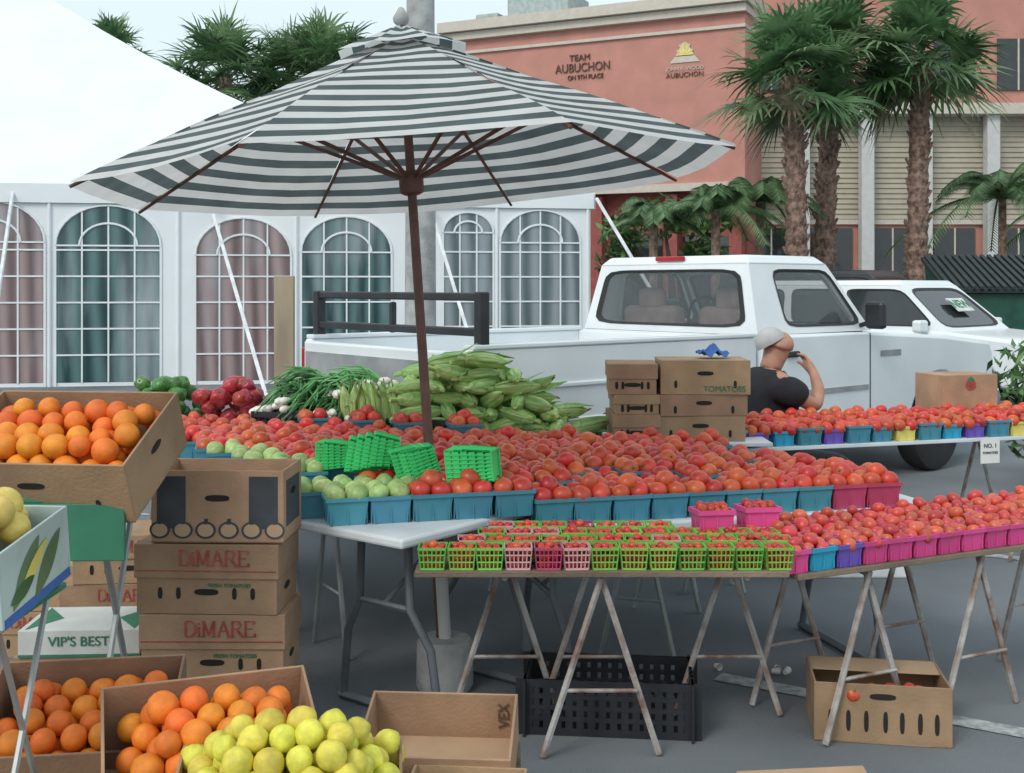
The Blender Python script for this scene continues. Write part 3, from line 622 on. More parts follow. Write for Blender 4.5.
pt=[tub(.105,.075,m_) for m_ in (pink,blueP,purp,redp)]; pn=['pink','blue','purple','red']
for (x,y) in ((.74,4.245),(.92,4.30)):
    put('produce_basket',pt[0],(x,y,.70),(rad(-4),0,rad(8)),1.25,'hot pink plastic tub of small red fruit','basket','pint tubs of plum tomatoes')
    for q in range(16): chs.append(((x+((q%4)-1.5)*.026,y+((q//4)-1.5)*.026,.70+.09+rnd.uniform(0,.015)),rr(),.016))
scatter('cherry_tomato',chs,[me_ch],'small glossy red fruit in a pint basket','cherry tomato','small red fruit in pint baskets',cher_s,'small red fruit in pint baskets')
bu=Vector((math.cos(rad(25)),math.sin(rad(25)))); bn=Vector((-bu.y,bu.x)); B0=Vector((.98,3.93))
pl=[]
for j in range(4):
    for i in range(16):
        p=B0+bu*(.0+.118*i)+bn*(.065+.118*j)
        if p.x>2.55: continue
        if j==3 and i<2: continue
        kk=[0,1,2,0,0,0,0,0,0,0,0,3,0,0,0,0][i] if j==0 else rnd.choice([0,0,0,3])
        put('produce_basket',pt[kk],(p.x,p.y,.629 if p.x>.95 else .651),(0,0,rad(25)+rnd.uniform(-.05,.05)),1.06,pn[kk]+' plastic pint tub of plum tomatoes','basket','pint tubs of plum tomatoes')
        for q in range(5):
            a=rnd.uniform(-.03,.03) if q==4 else (-.026,.026,.026,-.026)[q]; b=0 if q==4 else (-.026,-.026,.026,.026)[q]
            pl.append(((p.x+a,p.y+b,.629+.07+(.026 if q==4 else 0)+rnd.uniform(0,.005)),(rad(90)+rnd.uniform(-.6,.6),rnd.uniform(-.5,.5),rnd.uniform(0,6.3)),.0225*rnd.uniform(.85,1.15)))
scatter('plum_tomato',pl,[me_plum],'plum tomato in a pint tub','plum tomato','plum tomatoes on the near table',plum_m,'plum tomatoes in pint tubs')
gb=MB(); a=.055;b=.044;h=.085
for i in range(4):
    x=[0,1,0,-1][i]; y=[-1,0,1,0][i]
    for z in (.004,.03,.056,h-.005):
        r=b+(a-b)*z/h; gb.box((x*r,y*r,z),(2*r if y else .004,2*r if x else .004,.02))
    for kk in range(-4,5):
        f=kk/4; gb.path([(x*b+(f*b if y else 0),y*b+(f*b if x else 0),0),(x*a+(f*a if y else 0),y*a+(f*a if x else 0),h)],.0045,4)
gb.box((0,0,.003),(.086,.086,.004)); me_gb=gb.mesh('green_basket',[grnP])
def gstack(x,y,z,rz,n,tilt=0,s_=1.2,step=.033,dz=.002):
    for k in range(n):
        c=Vector((math.cos(rz),math.sin(rz),0))*(step*k)
        put('pint_basket',me_gb,(x+c.x,y+c.y,z+dz*k),(rad(90)+tilt,0,rz-rad(90)),s_,'empty bright green plastic basket nested on tomatoes','basket','empty green baskets on the tomatoes')
gstack(-.70,4.70,.925,rad(-8),2,s_=1.0); gstack(-.56,4.62,.93,rad(6),4,tilt=-.15,s_=1.15,dz=.006); gstack(-.38,4.57,.93,rad(16),3,tilt=.3,s_=1.15); gstack(-.13,4.45,.925,rad(-14),3,s_=1.25,tilt=.1)
# ---------------------------------------------------------------- corn, onions, peppers
def corn():
    mb=MB(); L=.25
    mb.lathe([(.01,-.5*L),(.026,-.46*L),(.037,-.3*L),(.043,-.08*L),(.04,.15*L),(.027,.35*L),(.013,.47*L),(.005,.56*L)],14,0,None,lambda a,i:1+.06*math.cos(4*a+i*.4))
    mb.path([(0,0,-.5*L),(0.005,0,-.66*L)],.013,6,0)
    for k in range(2):
        a=k*2.9+.4; c,s_=math.cos(a),math.sin(a); pts=[]
        for f,wd,of in ((-.45,.016,.024),(-.1,.028,.043),(.25,.02,.041),(.68,.003,.03+.055*(k==1))):
            p=Vector((c*of,s_*of,f*L)); t=Vector((-s_,c,0))*wd; pts+=[p-t,p+t*.9]
        mb.add(pts,[(0,1,3,2),(2,3,5,4),(4,5,7,6)],1)
    mb.path([(0,0,.52*L),(.01,.005,.62*L)],[.009,.003],5,2)
    return mb.mesh('corn',[husk,husk2,silk],60)
me_corn=corn()
e=Vector((math.cos(rad(-17)),math.sin(rad(-17)),0)); nn_=Vector((-e.y,e.x,0)); TC=Vector((-1.0,6.55,0))
def onT4(t,s_,z): q=TC+e*t+nn_*s_; return (q.x,q.y,z)
for lay in range(6):
    n_=[19,17,14,11,8,4][lay]; hw=.66-.09*lay
    for k in range(n_):
        row=k%2; t=.79+hw*(-1+2*(k+.5)/n_)+rnd.uniform(-.03,.03); s_=(-.12 if row else .1)*(1-lay/9)+rnd.uniform(-.03,.03)
        put('corn_ear',me_corn,onT4(t,s_,.86+.068*lay+rnd.uniform(-.01,.015)),(rad(90)+rnd.gauss(-.05,.38),rnd.uniform(0,6),rnd.choice([rad(50),rad(65),rad(20),rad(100),rad(130),rad(230),rad(180)])+rnd.gauss(0,.3)),rnd.uniform(.85,1.1),'fat ear of corn in its green husk','corn','ears of corn heaped on the table')
# a few ears standing against the pile
for k in range(6):
    put('corn_ear',me_corn,onT4(.16+.055*k,-.2+rnd.uniform(-.02,.02),.95),(rad(12)*rnd.uniform(-1,1)-rad(10),rad(10)*rnd.uniform(-1,1),rnd.uniform(0,6)),.95,'fat ear of corn standing upright against the pile','corn','ears of corn heaped on the table')
def crate(name,loc,rz,w_,d_,h,label,group=None,mat=blackP,bw=.008):
    t=thing(name,label,'crate',loc,rz,group=group); mb=MB()
    mb.box((0,0,.01),(w_-.02,d_-.02,.012))
    for sg in (-1,1):
        for z in [.012,h-.015]+([h*.3,h*.5,h*.7] if h>.15 else [h*.5]):
            th=.03 if z in(.012,h-.015) else .016
            mb.box((0,sg*d_/2,z),(w_,.012,th)); mb.box((sg*w_/2,0,z),(.012,d_,th))
        k=int(w_/.04)
        for i in range(k+1):
            x=-w_/2+w_*i/k; mb.box((x,sg*d_/2,h/2),(bw*(2.5 if i in(0,k) else 1),.009,h))
        k=int(d_/.04)
        for i in range(k+1):
            y=-d_/2+d_*i/k; mb.box((sg*w_/2,y,h/2),(.009,bw*(2.5 if i in(0,k) else 1),h))
    mb.build('frame',mat,t); return t
q=onT4(-.08,0,.801); crate('plastic_crate',q,rad(-17),.66,.44,.11,'black plastic crate holding green onions','black crates'); 
q=onT4(.58,-.0,.801); crate('plastic_crate',q,rad(-17),.6,.46,.1,'black plastic crate under corn','black crates')
def onion():
    mb=MB()
    for k in range(9):
        a=rnd.uniform(-.06,.06); b=rnd.uniform(-.04,.04); c=rnd.uniform(-.02,.03)
        mb.lathe([(.003,-.034),(.018,-.024),(.025,-.002),(.018,.02),(.01,.045)],8,1,Matrix.Translation((a,b,c))@Matrix.Rotation(rad(-90),4,'X'))
        pts=[(a,b+.03,c),(a*1.1,b+.14,c+.035),(a*1.9+rnd.uniform(-.03,.03),b+.26,c+.02),(a*3+rnd.uniform(-.08,.08),b+.36,c-.05-rnd.uniform(0,.08))]
        mb.path(pts,[.01,.009,.008,.003],6,0)
        mb.path([(a,b+.06,c),(a*1.3,b+.17,c+.06),(a*2.2+rnd.uniform(-.05,.05),b+.3,c+.03+rnd.uniform(-.03,.03))],[.008,.008,.003],6,0)
    return mb.mesh('onion_bunch',[on_g,on_w],50)
ons=[onion() for _ in range(4)]
for k in range(34):
    lay=k//9; tt_=-.02+rnd.uniform(-.3+.04*lay,.3-.04*lay)
    yaw=rnd.choice([rad(60),rad(85),rad(110),rad(-60),rad(150),rad(20)])+rnd.gauss(0,.3)
    dirv=Vector((-math.sin(yaw),math.cos(yaw),0)); pos=Vector(onT4(tt_,rnd.uniform(-.08,.06),.9+.05*lay))-dirv*.16
    put('onion_bunch',ons[k%4],tuple(pos),(rnd.uniform(-.05,.2),rnd.uniform(-.2,.2),yaw),rnd.uniform(.85,1.0),'bunch of green onions with white bulbs','green onions','bunches of green onions')
for k in range(100):
    lay=(k//2)//14; red=k%2
    t=(-.66 if red else -1.13)+rnd.uniform(-.25+.04*lay,.25-.04*lay)
    put('bell_pepper',me_pr if red else me_pg,onT4(t,rnd.uniform(-.2+.03*lay,.2-.03*lay),.85+.06*lay),rr(),.045*rnd.uniform(.85,1.15),('red' if red else 'green')+' bell pepper in a heap','bell pepper',('red' if red else 'green')+' bell peppers in a heap')
# ---------------------------------------------------------------- cartons
def carton(name,loc,rot,w_,d_,h,label,mat=card,inner=card_in,open_=True,flaps=0,holes=True,group=None,lid=False,hkind='oval'):
    t=thing(name,label,'cardboard box',loc,rot=rot,group=group); mb=MB(); th=.008
    if open_:
        mb.box((0,0,th/2),(w_,d_,th),1)
        for sg in (-1,1):
            mb.box((0,sg*(d_/2-th/2),h/2),(w_,th,h),0); mb.box((sg*(w_/2-th/2),0,h/2),(th,d_-2*th,h),0)
    else:
        mb.box((0,0,h/2),(w_,d_,h),0)
        if lid: mb.box((0,0,h*.76),(w_+.014,d_+.014,h*.49),0)
    b=mb.build('box',[mat,inner],t,bevel=.002)
    if open_ and flaps:
        for sg in (-1,1):
            fb_=MB(); fb_.hexa([(-w_/2,sg*d_/2,h-.004),(w_/2,sg*d_/2,h-.004),(w_/2,sg*(d_/2+.006),h-.004),(-w_/2,sg*(d_/2+.006),h-.004),(-w_/2+.01,sg*(d_/2+flaps*.5),h+flaps*.8),(w_/2-.01,sg*(d_/2+flaps*.5),h+flaps*.8),(w_/2-.01,sg*(d_/2+flaps*.5+.006),h+flaps*.8),(-w_/2+.01,sg*(d_/2+flaps*.5+.006),h+flaps*.8)])
            fb_.build('flap',inner,t)
    if holes:
        y=-d_/2-.0015
        def slot(cx,cz,sw,sh,yy):
            n_=18; pts=[]
            for k in range(n_):
                a=2*math.pi*k/n_; c,s_=math.cos(a),math.sin(a); r=(abs(c)**3+abs(s_)**3)**(-1/3); pts.append((cx+sw/2*c*r,yy,cz+sh/2*s_*r))
            MB().add(pts,[tuple(range(n_))]).build('vent_hole',dark,t,normals=False)
        if hkind=='oval':
            slot(0,h*.62 if not lid else h*.32,.085,.022,y)
            for x in (-.33,.33): slot(w_*x,h*.3,.016,.04,y)
            if lid:
                for x in (-.2,.2): slot(w_*x,h*.3,.016,.04,y)
        else:
            for x in (-.38,-.25,-.12,.02,.14,.27,.39): slot(w_*x,h*.38,.016,.075,y)
            slot(0,h*.8,.09,.022,y)
        pts=[(w_/2+.0015,.04*math.cos(a),h*(.3 if lid else .65)+.013*math.sin(a)) for a in [2*math.pi*k/14 for k in range(14)]]
        MB().add(pts,[tuple(range(14))]).build('vent_hole',dark,t,normals=False)
    return t
for k in range(3):
    c=carton('cardboard_carton',(-1.045+.014*(k%2),4.1,.243*k),(0,0,rad(2-2.5*k)),.49,.28,.24,'tan lidded tomato carton with red lettering in a stack',open_=False,lid=True,group='stacked tomato cartons')
    serif(c,'DiMARE',.052,inkred,(.03,-.1485,.195)); MB().box((0,-.1478,.15),(.49,.001,.004)).build('printed_stripe',inkred,c)
    text(c,'FRESH TOMATOES',.018,inkgreen,(.08,-.1415,.1))
c=carton('cardboard_carton',(-1.01,4.1,.731),(0,0,rad(-2)),.46,.28,.25,'tan produce carton with black printed band of squash',flaps=0,group='stacked tomato cartons')
for sg in(-1,1): MB().box((sg*.16,-.1412,.14),(.1,.001,.18)).build('printed_panel',inkblack,c)
MB().box((.231,0,.13),(.001,.2,.16)).build('printed_panel',inkblack,c)
for i in range(6):
    mb=MB()
    cx=-.2+.08*i; mb.add([(cx+.036*math.cos(a),-.1425,.045+.03*math.sin(a)) for a in [2*math.pi*k/16 for k in range(16)]],[tuple(range(16))])
    mb.add([(cx+.028*math.cos(a),-.1435,.045+.023*math.sin(a)) for a in [2*math.pi*k/16 for k in range(16)]],[tuple(range(16))],1)
    mb.add([(cx-.006,-.144,.065),(cx+.006,-.144,.065),(cx+.01,-.144,.085),(cx-.004,-.144,.085)],[(0,1,2,3)])
    mb.build('printed_squash',[inkblack,card_in],c,normals=False)
for (x,y,k) in ((-1.62,4.85,0),(-1.62,4.85,1),(-1.58,4.85,2),(-2.1,5.15,0),(-2.12,5.15,1)):
    c=carton('cardboard_carton',(x,y,.2*k),(0,0,rad(3*k)),.45,.3,.197,'tan lidded tomato carton in a low stack',open_=False,lid=True,group='stacked tomato cartons')
    serif(c,'DiMARE',.045,inkred,(.03,-.1585,.155))
c=carton('cardboard_carton',(-1.53,4.2,0),(0,0,rad(2)),.44,.3,.31,'tan tomato carton on the asphalt',open_=False,lid=True,group='stacked tomato cartons')
c=carton('cardboard_carton',(-1.53,4.19,.312),(0,0,rad(3)),.42,.3,.095,'white and green printed produce carton',mat=card_w,open_=False,holes=False)
MB().box((0,-.1512,.006),(.42,.001,.01)).build('printed_band',inkgreen,c); text(c,"VIP'S BEST",.048,inkgreen,(.0,-.1525,.055))
for sg in(-1,1):
    MB().add([(sg*.19,-.14,.0965),(sg*.19,.14,.0965),(sg*.1,0,.0965)],[(0,1,2)]).build('printed_triangle',inkgreen,c,normals=False)
gp='cartons beside the corn'
def bx(x,z,w_,h,lid=False,lb='brown tomato carton stacked on the table'): return carton('cardboard_carton',(x,6.2,z),(0,0,rnd.uniform(-.05,.05)),w_,.34,h,lb,open_=False,lid=lid,group=gp)
bx(.65,.801,.24,.14,True); bx(.655,.943,.23,.1,True); bx(.64,1.045,.25,.16,True)
bx(.99,.801,.47,.13); bx(1.0,.933,.46,.11)
c=bx(1.02,1.045,.47,.18,False,'brown carton with green tomato lettering on top of the stack')
text(c,'TOMATOES',.042,inkgreen,(.1,-.1722,.03))
N_=10; vs=[(-.08+.16*i/N_,-.07+.14*j/N_,.02*math.sin(i*1.3+j)*math.cos(j*.9)+.05*math.exp(-((i-5)**2+(j-5)**2)/8)) for i in range(N_+1) for j in range(N_+1)]
o=MB().add(vs,[(i*(N_+1)+j,(i+1)*(N_+1)+j,(i+1)*(N_+1)+j+1,i*(N_+1)+j+1) for i in range(N_) for j in range(N_)]).build('cloth',clothB,smooth=60,loc=(1.08,6.2,1.25)); tag(o,'crumpled blue cloth on a cardboard box','cloth')
p=C0+cu*1.98+cn*.62
c=carton('cardboard_carton',(p.x,p.y,.741),(0,0,rad(Cd)),.40,.28,.32,'brown carton with red tomato print on the rear table',open_=False,holes=False)
MB().add([(.04*math.cos(a),-.142,.255+.035*math.sin(a)) for a in [2*math.pi*k/16 for k in range(16)]],[tuple(range(16))]).build('printed_tomato',inkred,c,normals=False)
MB().add([(-.03,-.143,.285),(0,-.143,.275),(.03,-.143,.287),(.0,-.143,.31)],[(0,1,2,3)]).build('printed_leaf',inkgreen,c,normals=False)
p=C0+cu*1.72-cn*.012
sg=MB().box((0,0,-.07),(.13,.003,.14)).build('price_sign',paper,loc=(p.x,p.y,.735),rot=(0,0,rad(Cd))); tag(sg,'small white paper sign hanging from the table edge','sign')
text(sg,'NO. 1',.035,inkblack,(0,-.003,-.04)); text(sg,'TOMATOES',.02,inkblack,(0,-.003,-.08)); 
ors=[];les=[];gfs=[]
def heap(loc,rot,w_,d_,h,r,lst,layers=2,fullz=.8,grow=1.1):
    mt=Matrix.Translation(loc)@Euler(rot).to_matrix().to_4x4()
    for L_ in range(layers):
        m_=r*(1.0+L_*grow); nx=int((w_-2*m_)/(r*2.02))+1; ny=int((d_-2*m_)/(r*1.8))+1
        for i in range(nx):
            for j in range(ny):
                x=-(nx-1)*r*1.01+i*r*2.02+(r if j%2 else 0)*.8; y=-(ny-1)*r*.9+j*r*1.8
                if abs(x)>w_/2-r*.9: continue
                lst.append((tuple(mt@Vector((x+rnd.uniform(-.2,.2)*r,y+rnd.uniform(-.2,.2)*r,h*fullz+L_*r*1.35+rnd.uniform(-.35,.35)*r))),rr(),r*rnd.uniform(.87,1.08)))
a=((-1.40,3.66,1.0),(rad(24),0,rad(-6))); carton('cardboard_carton',*a,.60,.44,.2,'open tilted cardboard carton full of oranges',flaps=.0); heap(*a,.58,.42,.2,.039,ors,2,.66)
a=((-1.22,3.3,.24),(rad(20),0,rad(8))); carton('cardboard_carton',*a,.52,.4,.22,'open cardboard carton full of oranges near the stand'); heap(*a,.5,.38,.22,.039,ors,2,.6)
a=((-.80,3.04,.27),(rad(20),0,rad(20))); carton('cardboard_carton',*a,.54,.42,.22,'open cardboard carton of oranges with torn edge'); heap(*a,.52,.4,.22,.039,ors,3,.66)
a=((-.53,2.72,.27),(rad(16),0,rad(6))); carton('cardboard_carton',*a,.54,.42,.16,'open cardboard carton heaped with yellow lemons'); heap(*a,.56,.44,.16,.034,les,5,.85,.8)
a=((-1.40,2.9,.825),(rad(8),0,rad(-4))); c=carton('cardboard_carton',*a,.43,.36,.19,'printed carton of grapefruits with a corn picture',mat=M('pale_blue_print',(.42,.52,.5),.7,var=.15),holes=False); heap(*a,.42,.35,.19,.045,gfs,3,.85,1.0)
def leafprint(name,mt,y0,z0,y1,z1,wd,x,k):
    p=Vector((x,y0,z0)); q=Vector((x,y1,z1)); t=(q-p); n=Vector((0,-t.z,t.y)).normalized()
    pts=[p+t*f+n*wd*math.sin(math.pi*f)**.8 for f in [i/8 for i in range(9)]]+[p+t*f-n*wd*math.sin(math.pi*f)**.8 for f in [i/8 for i in range(7,0,-1)]]
    MB().add([v_+Vector((.0005*k,0,0)) for v_ in pts],[tuple(range(len(pts)))]).build(name,mt,c,normals=False)
leafprint('printed_leaf',leafB,-.13,.03,.02,.17,.03,.2165,1); leafprint('printed_leaf',leafB,-.02,.02,.13,.15,.028,.2165,2); leafprint('printed_corn',yelP,-.1,.05,.06,.15,.02,.2165,3); leafprint('printed_leaf',leafA,-.14,.05,-.02,.08,.02,.2165,4)
MB().box((.216,0,.014),(.002,.34,.024)).build('printed_band',clothB,c)
for lst,me,nm,lb in ((ors,me_or,'orange','ripe orange heaped in a carton'),(les,me_le,'lemon','yellow lemon heaped in a carton'),(gfs,me_gf,'grapefruit','pale yellow grapefruit in a carton')):
    for p,r_,s_ in lst[:300]: put(nm,me,p,r_,s_,lb,nm,nm+'s in cartons')
c=carton('cardboard_carton',(-.2,3.22,.26),(rad(14),0,rad(-4)),.42,.3,.15,'empty open cardboard carton tipped forward',holes=False); text(c,'VEX',.045,inkbrown,(.17,.138,.085),rot=(rad(90),rad(-90),0))
c=carton('cardboard_carton',(-.12,2.93,.26),(0,0,rad(-6)),.3,.22,.09,'small open cardboard carton with green edge',holes=False); MB().box((0,-.112,.07),(.3,.003,.03)).build('printed_band',greenboard,c)
lb=thing('low_bench','low wooden bench carrying fruit cartons','bench',(-.85,2.95,0)); MB().box((0,0,.235),(1.75,1.1,.03)).build('top',wood,lb)
for x in(-.8,.75):
    for y in(-.5,.5): MB().box((x,y,.11),(.05,.05,.22)).build('leg',wood,lb)
def stand(x,y,z,w_,d_,label,apr,lr=.01):
    t=thing('display_stand',label,'stand',(x,y,0)); MB().box((0,0,z-.008),(w_,d_,.016)).build('top',greenboard,t,bevel=.003)
    if apr: MB().box((.12,-d_/2-.01,z-.1),(w_*.8,.015,apr)).build('apron',greenboard,t,bevel=.003)
    for sg in(-1,1):
        xx=sg*(w_/2-.04); mb=MB(); mb.path([(xx,-d_/2+.03,z-.03),(xx,d_/2+.05,.01)],lr,6); mb.path([(xx,d_/2-.03,z-.03),(xx,-d_/2-.08,.01)],lr,6); mb.build('leg',lsteel,t,smooth=45)
    MB().path([(-w_/2+.04,-d_/2-.03,.2),(w_/2-.04,-d_/2-.03,.2)],.008,6).build('crossbar',lsteel,t,smooth=45)
stand(-1.51,3.64,.985,.6,.42,'green topped stand with crossed metal legs',.17)
stand(-1.41,2.92,.82,.42,.36,'green topped stand with crossed metal legs',0,.009)
crate('plastic_crate',(.36,4.27,0),rad(-6),.6,.3,.2,'large black vented plastic crate on the asphalt',bw=.026)
c=carton('cardboard_carton',(1.33,4.2,0),(0,0,rad(-9)),.47,.3,.21,'tan slotted carton with a few tomatoes inside',hkind='slot',flaps=.0)
MB().hexa([(-.227,.02,.2),(.227,.02,.2),(.227,.14,.205),(-.227,.14,.205),(-.227,.02,.204),(.227,.02,.204),(.227,.14,.209),(-.227,.14,.209)]).build('flap',card_in,c)
for k in range(9): put('tomato',me_tom,(1.33+rnd.uniform(-.15,.15),4.13+rnd.uniform(-.05,.03),.16+rnd.uniform(-.01,.01)),rr(),.03,'ripe red tomato lying in a floor carton','tomato','tomatoes in the floor carton')
carton('cardboard_carton',(.86,3.2,0),(0,0,rad(6)),.4,.3,.19,'open cardboard carton on the asphalt',flaps=.02)
o=MB().box((0,0,.06),(.5,.3,.12)).build('foam_box',foam,loc=(1.95,6.5,0),bevel=.01); tag(o,'white foam box on the asphalt under the table','foam box')
cupm=MB(); cupm.lathe([(.025,0),(.035,.08),(.033,.08),(.024,.004)],12); 
cm=cupm.mesh('paper_cup',[paper],40)
for (x,y,rz) in ((.86,4.85,.3),(1.08,4.78,1.3),(1.13,4.76,2.5),(1.11,4.83,0)): put('paper_cup',cm,(x,y,.016),(rad(85),0,rz),.42,'crushed white paper cup on the asphalt','litter','litter on the asphalt')
o=MB().box((0,0,.85),(.15,.08,1.68)).build('wooden_post',M('post_wood',(.36,.29,.2),.8,var=.2,stretch=(1,1,.2)),loc=(-1.8,9.1,0)); tag(o,'plain tan wooden post standing behind the truck','post')
# ---------------------------------------------------------------- umbrella
U=thing('market_umbrella','striped market umbrella with wooden pole and concrete base','umbrella',(-.27,4.62,0))
tl=Matrix.Rotation(rad(-3.9),4,'Y')@Matrix.Rotation(rad(-1.4),4,'X')
R_=1.31; zr=2.05; za=2.64; NR=24
def cz(f): return zr+(za-zr)*(1-f**1.05)
ca=MB()
def canopy(mb,f0,f1,nr,dz,par):
    for k in range(8):
        a0=rad(72+45*k); a1=a0+rad(45)
        for i in range(nr):
            row=[]
            for fi in (f0+(f1-f0)*i/nr,f0+(f1-f0)*(i+1)/nr):
                for j in range(5):
                    p0=Vector((math.cos(a0),math.sin(a0),0))*R_*fi; p1=Vector((math.cos(a1),math.sin(a1),0))*R_*fi
                    q=p0.lerp(p1,j/4); q.z=cz(fi)+dz-.012*fi*math.sin(math.pi*j/4)+.006*math.sin(k*2.1+fi*9+j); row.append(tl@q)
            mb.add(row,[(j,j+1,6+j,5+j) for j in range(4)],(i+par)%2)
canopy(ca,.0,1,NR,0,1); ca.build('canopy',[fabW,fabD],U,smooth=25,normals=False)
vc=MB(); canopy(vc,.0,.21,5,.045,0); vc.build('vent_cap',[fabW,fabD],U,smooth=25,normals=False)
MB().path([tl@Vector((0,0,.05)),tl@Vector((0,0,za+.04))],[.021,.018],12).build('pole',[brownw],U,smooth=40)
for k in range(8):
    a=rad(72+45*k); c_,s_=math.cos(a),math.sin(a)
    pts=[tl@Vector((c_*R_*f,s_*R_*f,cz(f)-.015)) for f in (.03,.3,.6,.995)]
    rb=MB(); rb.path(pts,[.009,.009,.009,.007],6)
    rb.path([tl@Vector((c_*.04,s_*.04,2.06)),tl@Vector((c_*R_*.5,s_*R_*.5,cz(.5)-.02))],.009,6)
    rb.build('rib',brownw,U)
MB().lathe([(.03,-.05),(.05,-.04),(.05,.03),(.03,.05)],12,0,Matrix.Translation(tl@Vector((0,0,2.04)))@tl).build('hub',brownw,U)
MB().lathe([(.012,0),(.03,.015),(.034,.035),(.02,.06),(.012,.075),(.004,.08)],12,0,Matrix.Translation(tl@Vector((0,0,za+.04)))).build('finial',conc,U,smooth=60)
MB().path([(0,0,.2),(-.03,0,.75)],.026,12).build('sleeve',colw,U,smooth=40)
MB().lathe([(.105,0),(.115,.02),(.112,.19),(.1,.205)],20,0).build('base',conc,U,smooth=40)
# ---------------------------------------------------------------- person
PL,PR,PS=(1.56,7.08,.0),rad(20),1.03
Pn=thing('person','elderly seated man in black t-shirt resting hand on face','person',PL,PR); Pn.scale=(PS,)*3
def skinmesh(name,verts,edges,radii,mat,root=0,sub=2,par=Pn):
    me=bpy.data.meshes.new(name); me.from_pydata(verts,edges,[]); o=bpy.data.objects.new(name,me); COL.objects.link(o); o.parent=par
    m=o.modifiers.new('skin','SKIN'); m.use_smooth_shade=True
    for i,r in enumerate(radii):
        sv=me.skin_vertices[0].data[i]; sv.radius=r if hasattr(r,'__len__') else (r,r); sv.use_root=(i==root)
    s_=o.modifiers.new('sub','SUBSURF'); s_.levels=sub; s_.render_levels=sub
    me.materials.append(mat); return o
V_=[(0,0,.53),(.01,0,.68),(0,0,.84),(0,0,.98),(.03,0,1.06),(.055,0,1.11),(.08,0,1.16),(.085,0,1.215),(.075,0,1.265),(.07,0,1.295)]
E_=[(i,i+1) for i in range(9)]; Rr=[(.15,.12),(.145,.12),(.15,.115),(.14,.1),(.075,.07),(.068,.068),(.08,.082),(.082,.098),(.074,.086),(.04,.045)]
def ch(start,pts,rs):
    p=start
    for q,r in zip(pts,rs): V_.append(q); Rr.append(r); E_.append((p,len(V_)-1)); p=len(V_)-1
    return p
ch(6,[(.14,0,1.13)],[.04]); ch(7,[(.155,0,1.2),(.195,0,1.185)],[.03,.015]); ch(7,[(.07,-.095,1.2)],[.018]); ch(7,[(.07,.095,1.2)],[.018])
wr=ch(3,[(0,-.18,1.0),(.08,-.24,.92),(.19,-.24,.86),(.25,-.18,.96),(.265,-.1,1.06),(.25,-.07,1.095)],[.065,.052,.044,.04,.028,.03])
for k,(dy,L_) in enumerate(((-.035,.055),(-.012,.064),(.01,.06),(.03,.048))):
    ch(wr,[(.24,-.06+dy*.7,1.13),(.222,-.05+dy*.6,1.153),(.2,-.04+dy*.5,1.158)],[.0095,.009,.008])
ch(wr,[(.225,-.045,1.1),(.198,-.03,1.115)],[.0105,.009])
wl=ch(3,[(0,.17,1.0),(.03,.25,.88),(.06,.27,.74),(.2,.22,.66),(.32,.16,.62),(.37,.14,.61)],[.062,.052,.043,.038,.028,.032])
for dy in (-.03,-.01,.01,.03): ch(wl,[(.41,.14+dy,.61),(.44,.14+dy*1.1,.595),(.455,.14+dy*1.1,.575)],[.0095,.009,.008])
ch(wl,[(.39,.09,.61),(.42,.08,.6)],[.011,.009])
for sg in(-1,1): ch(0,[(.08,sg*.1,.52),(.46,sg*.13,.5),(.5,sg*.13,.28),(.48,sg*.13,.09),(.52,sg*.13,.05),(.62,sg*.14,.04)],[.09,.062,.052,.04,.04,.035])
skinmesh('body',V_,E_,Rr,skin)
skinmesh('shirt',[(0.02,0,.56),(0.03,0,.7),(0.01,0,.85),(0,0,.97),(.02,0,1.055),(0,-.17,.995),(.05,-.225,.945),(.12,-.24,.895),(0,.17,.995),(.03,.24,.9),(.04,.255,.85)],[(0,1),(1,2),(2,3),(3,4),(3,5),(5,6),(6,7),(3,8),(8,9),(9,10)],[(.23,.2),(.23,.2),(.21,.17),(.185,.145),(.1,.095),.1,.095,.078,.105,.1,.085],shirt)
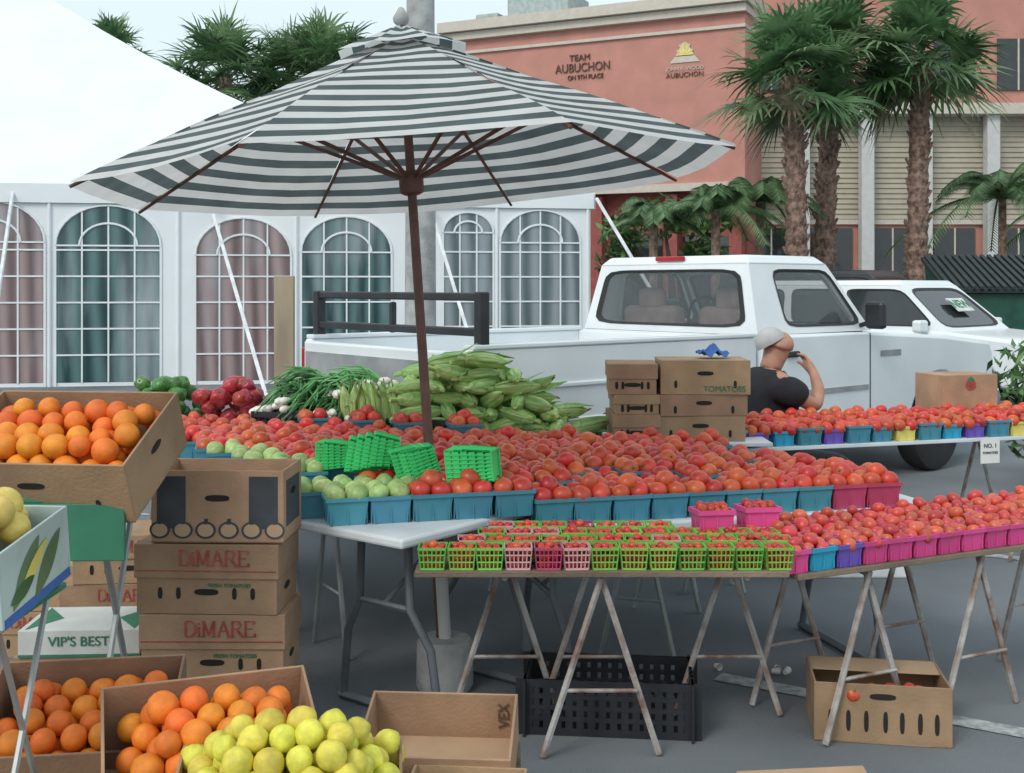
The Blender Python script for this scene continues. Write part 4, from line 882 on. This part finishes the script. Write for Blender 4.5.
skinmesh('trousers',[(0,0,.5),(.08,-.1,.52),(.46,-.13,.5),(.5,-.13,.28),(.485,-.13,.12),(.08,.1,.52),(.46,.13,.5),(.5,.13,.28),(.485,.13,.12)],[(0,1),(1,2),(2,3),(3,4),(0,5),(5,6),(6,7),(7,8)],[(.165,.13),.1,.075,.065,.06,.1,.075,.065,.06],trou)
# hair: smooth short cap, receding at the forehead
hb=MB(); n1,n2=32,9; vs=[];fs=[]
for i in range(n2+1):
    for j in range(n1):
        ph=2*math.pi*j/n1; edge=rad(118-62*(.5+.5*math.cos(ph))**.7); th=.001+edge*i/n2-0
        k_=1.0-.05*(i/n2)**3
        dx,dy,dz=math.sin(th)*math.cos(ph),math.sin(th)*math.sin(ph),math.cos(th)
        vs.append((.05+.1*dx*k_-.012,.088*dy*k_,1.226+.096*dz))
for i in range(n2):
    for j in range(n1): fs.append((i*n1+j,(i+1)*n1+j,(i+1)*n1+(j+1)%n1,i*n1+(j+1)%n1))
hb.add(vs,fs); hb.build('hair',hairm,Pn,smooth=180,normals=False)
for sg in(-1,1): MB().box((.155,sg*.034,1.222),(.008,.016,.006)).build('eye',dark,Pn)
MB().box((.158,0,1.152),(.008,.034,.005)).build('mouth',inkred,Pn)
for sg in(-1,1): MB().hexa([(.42,sg*.13-.045,0),(.68,sg*.14-.045,0),(.68,sg*.14+.045,0),(.42,sg*.13+.045,0),(.43,sg*.13-.035,.09),(.66,sg*.14-.035,.05),(.66,sg*.14+.035,.05),(.43,sg*.13+.035,.09)]).build('shoe',shoe,Pn,bevel=.015)
Ch=thing('folding_chair','grey folding chair under the seated man','chair',PL,PR)
MB().box((.05,0,.4),(.42,.42,.03)).build('seat',greyP,Ch,bevel=.01); MB().box((-.27,0,.64),(.02,.4,.2)).build('backrest',greyP,Ch,bevel=.008)
for sg in(-1,1):
    MB().path([(-.27,sg*.2,.74),(-.2,sg*.2,.4),(.25,sg*.2,.01)],.011,6).build('leg',gsteel,Ch); MB().path([(.2,sg*.2,.39),(-.22,sg*.2,.01)],.011,6).build('leg',gsteel,Ch)
print('baskets',nb,'tomatoes',len(toms),'green',len(gts),'cherry',len(chs),'plum',len(pl),'or',len(ors),'le',len(les))
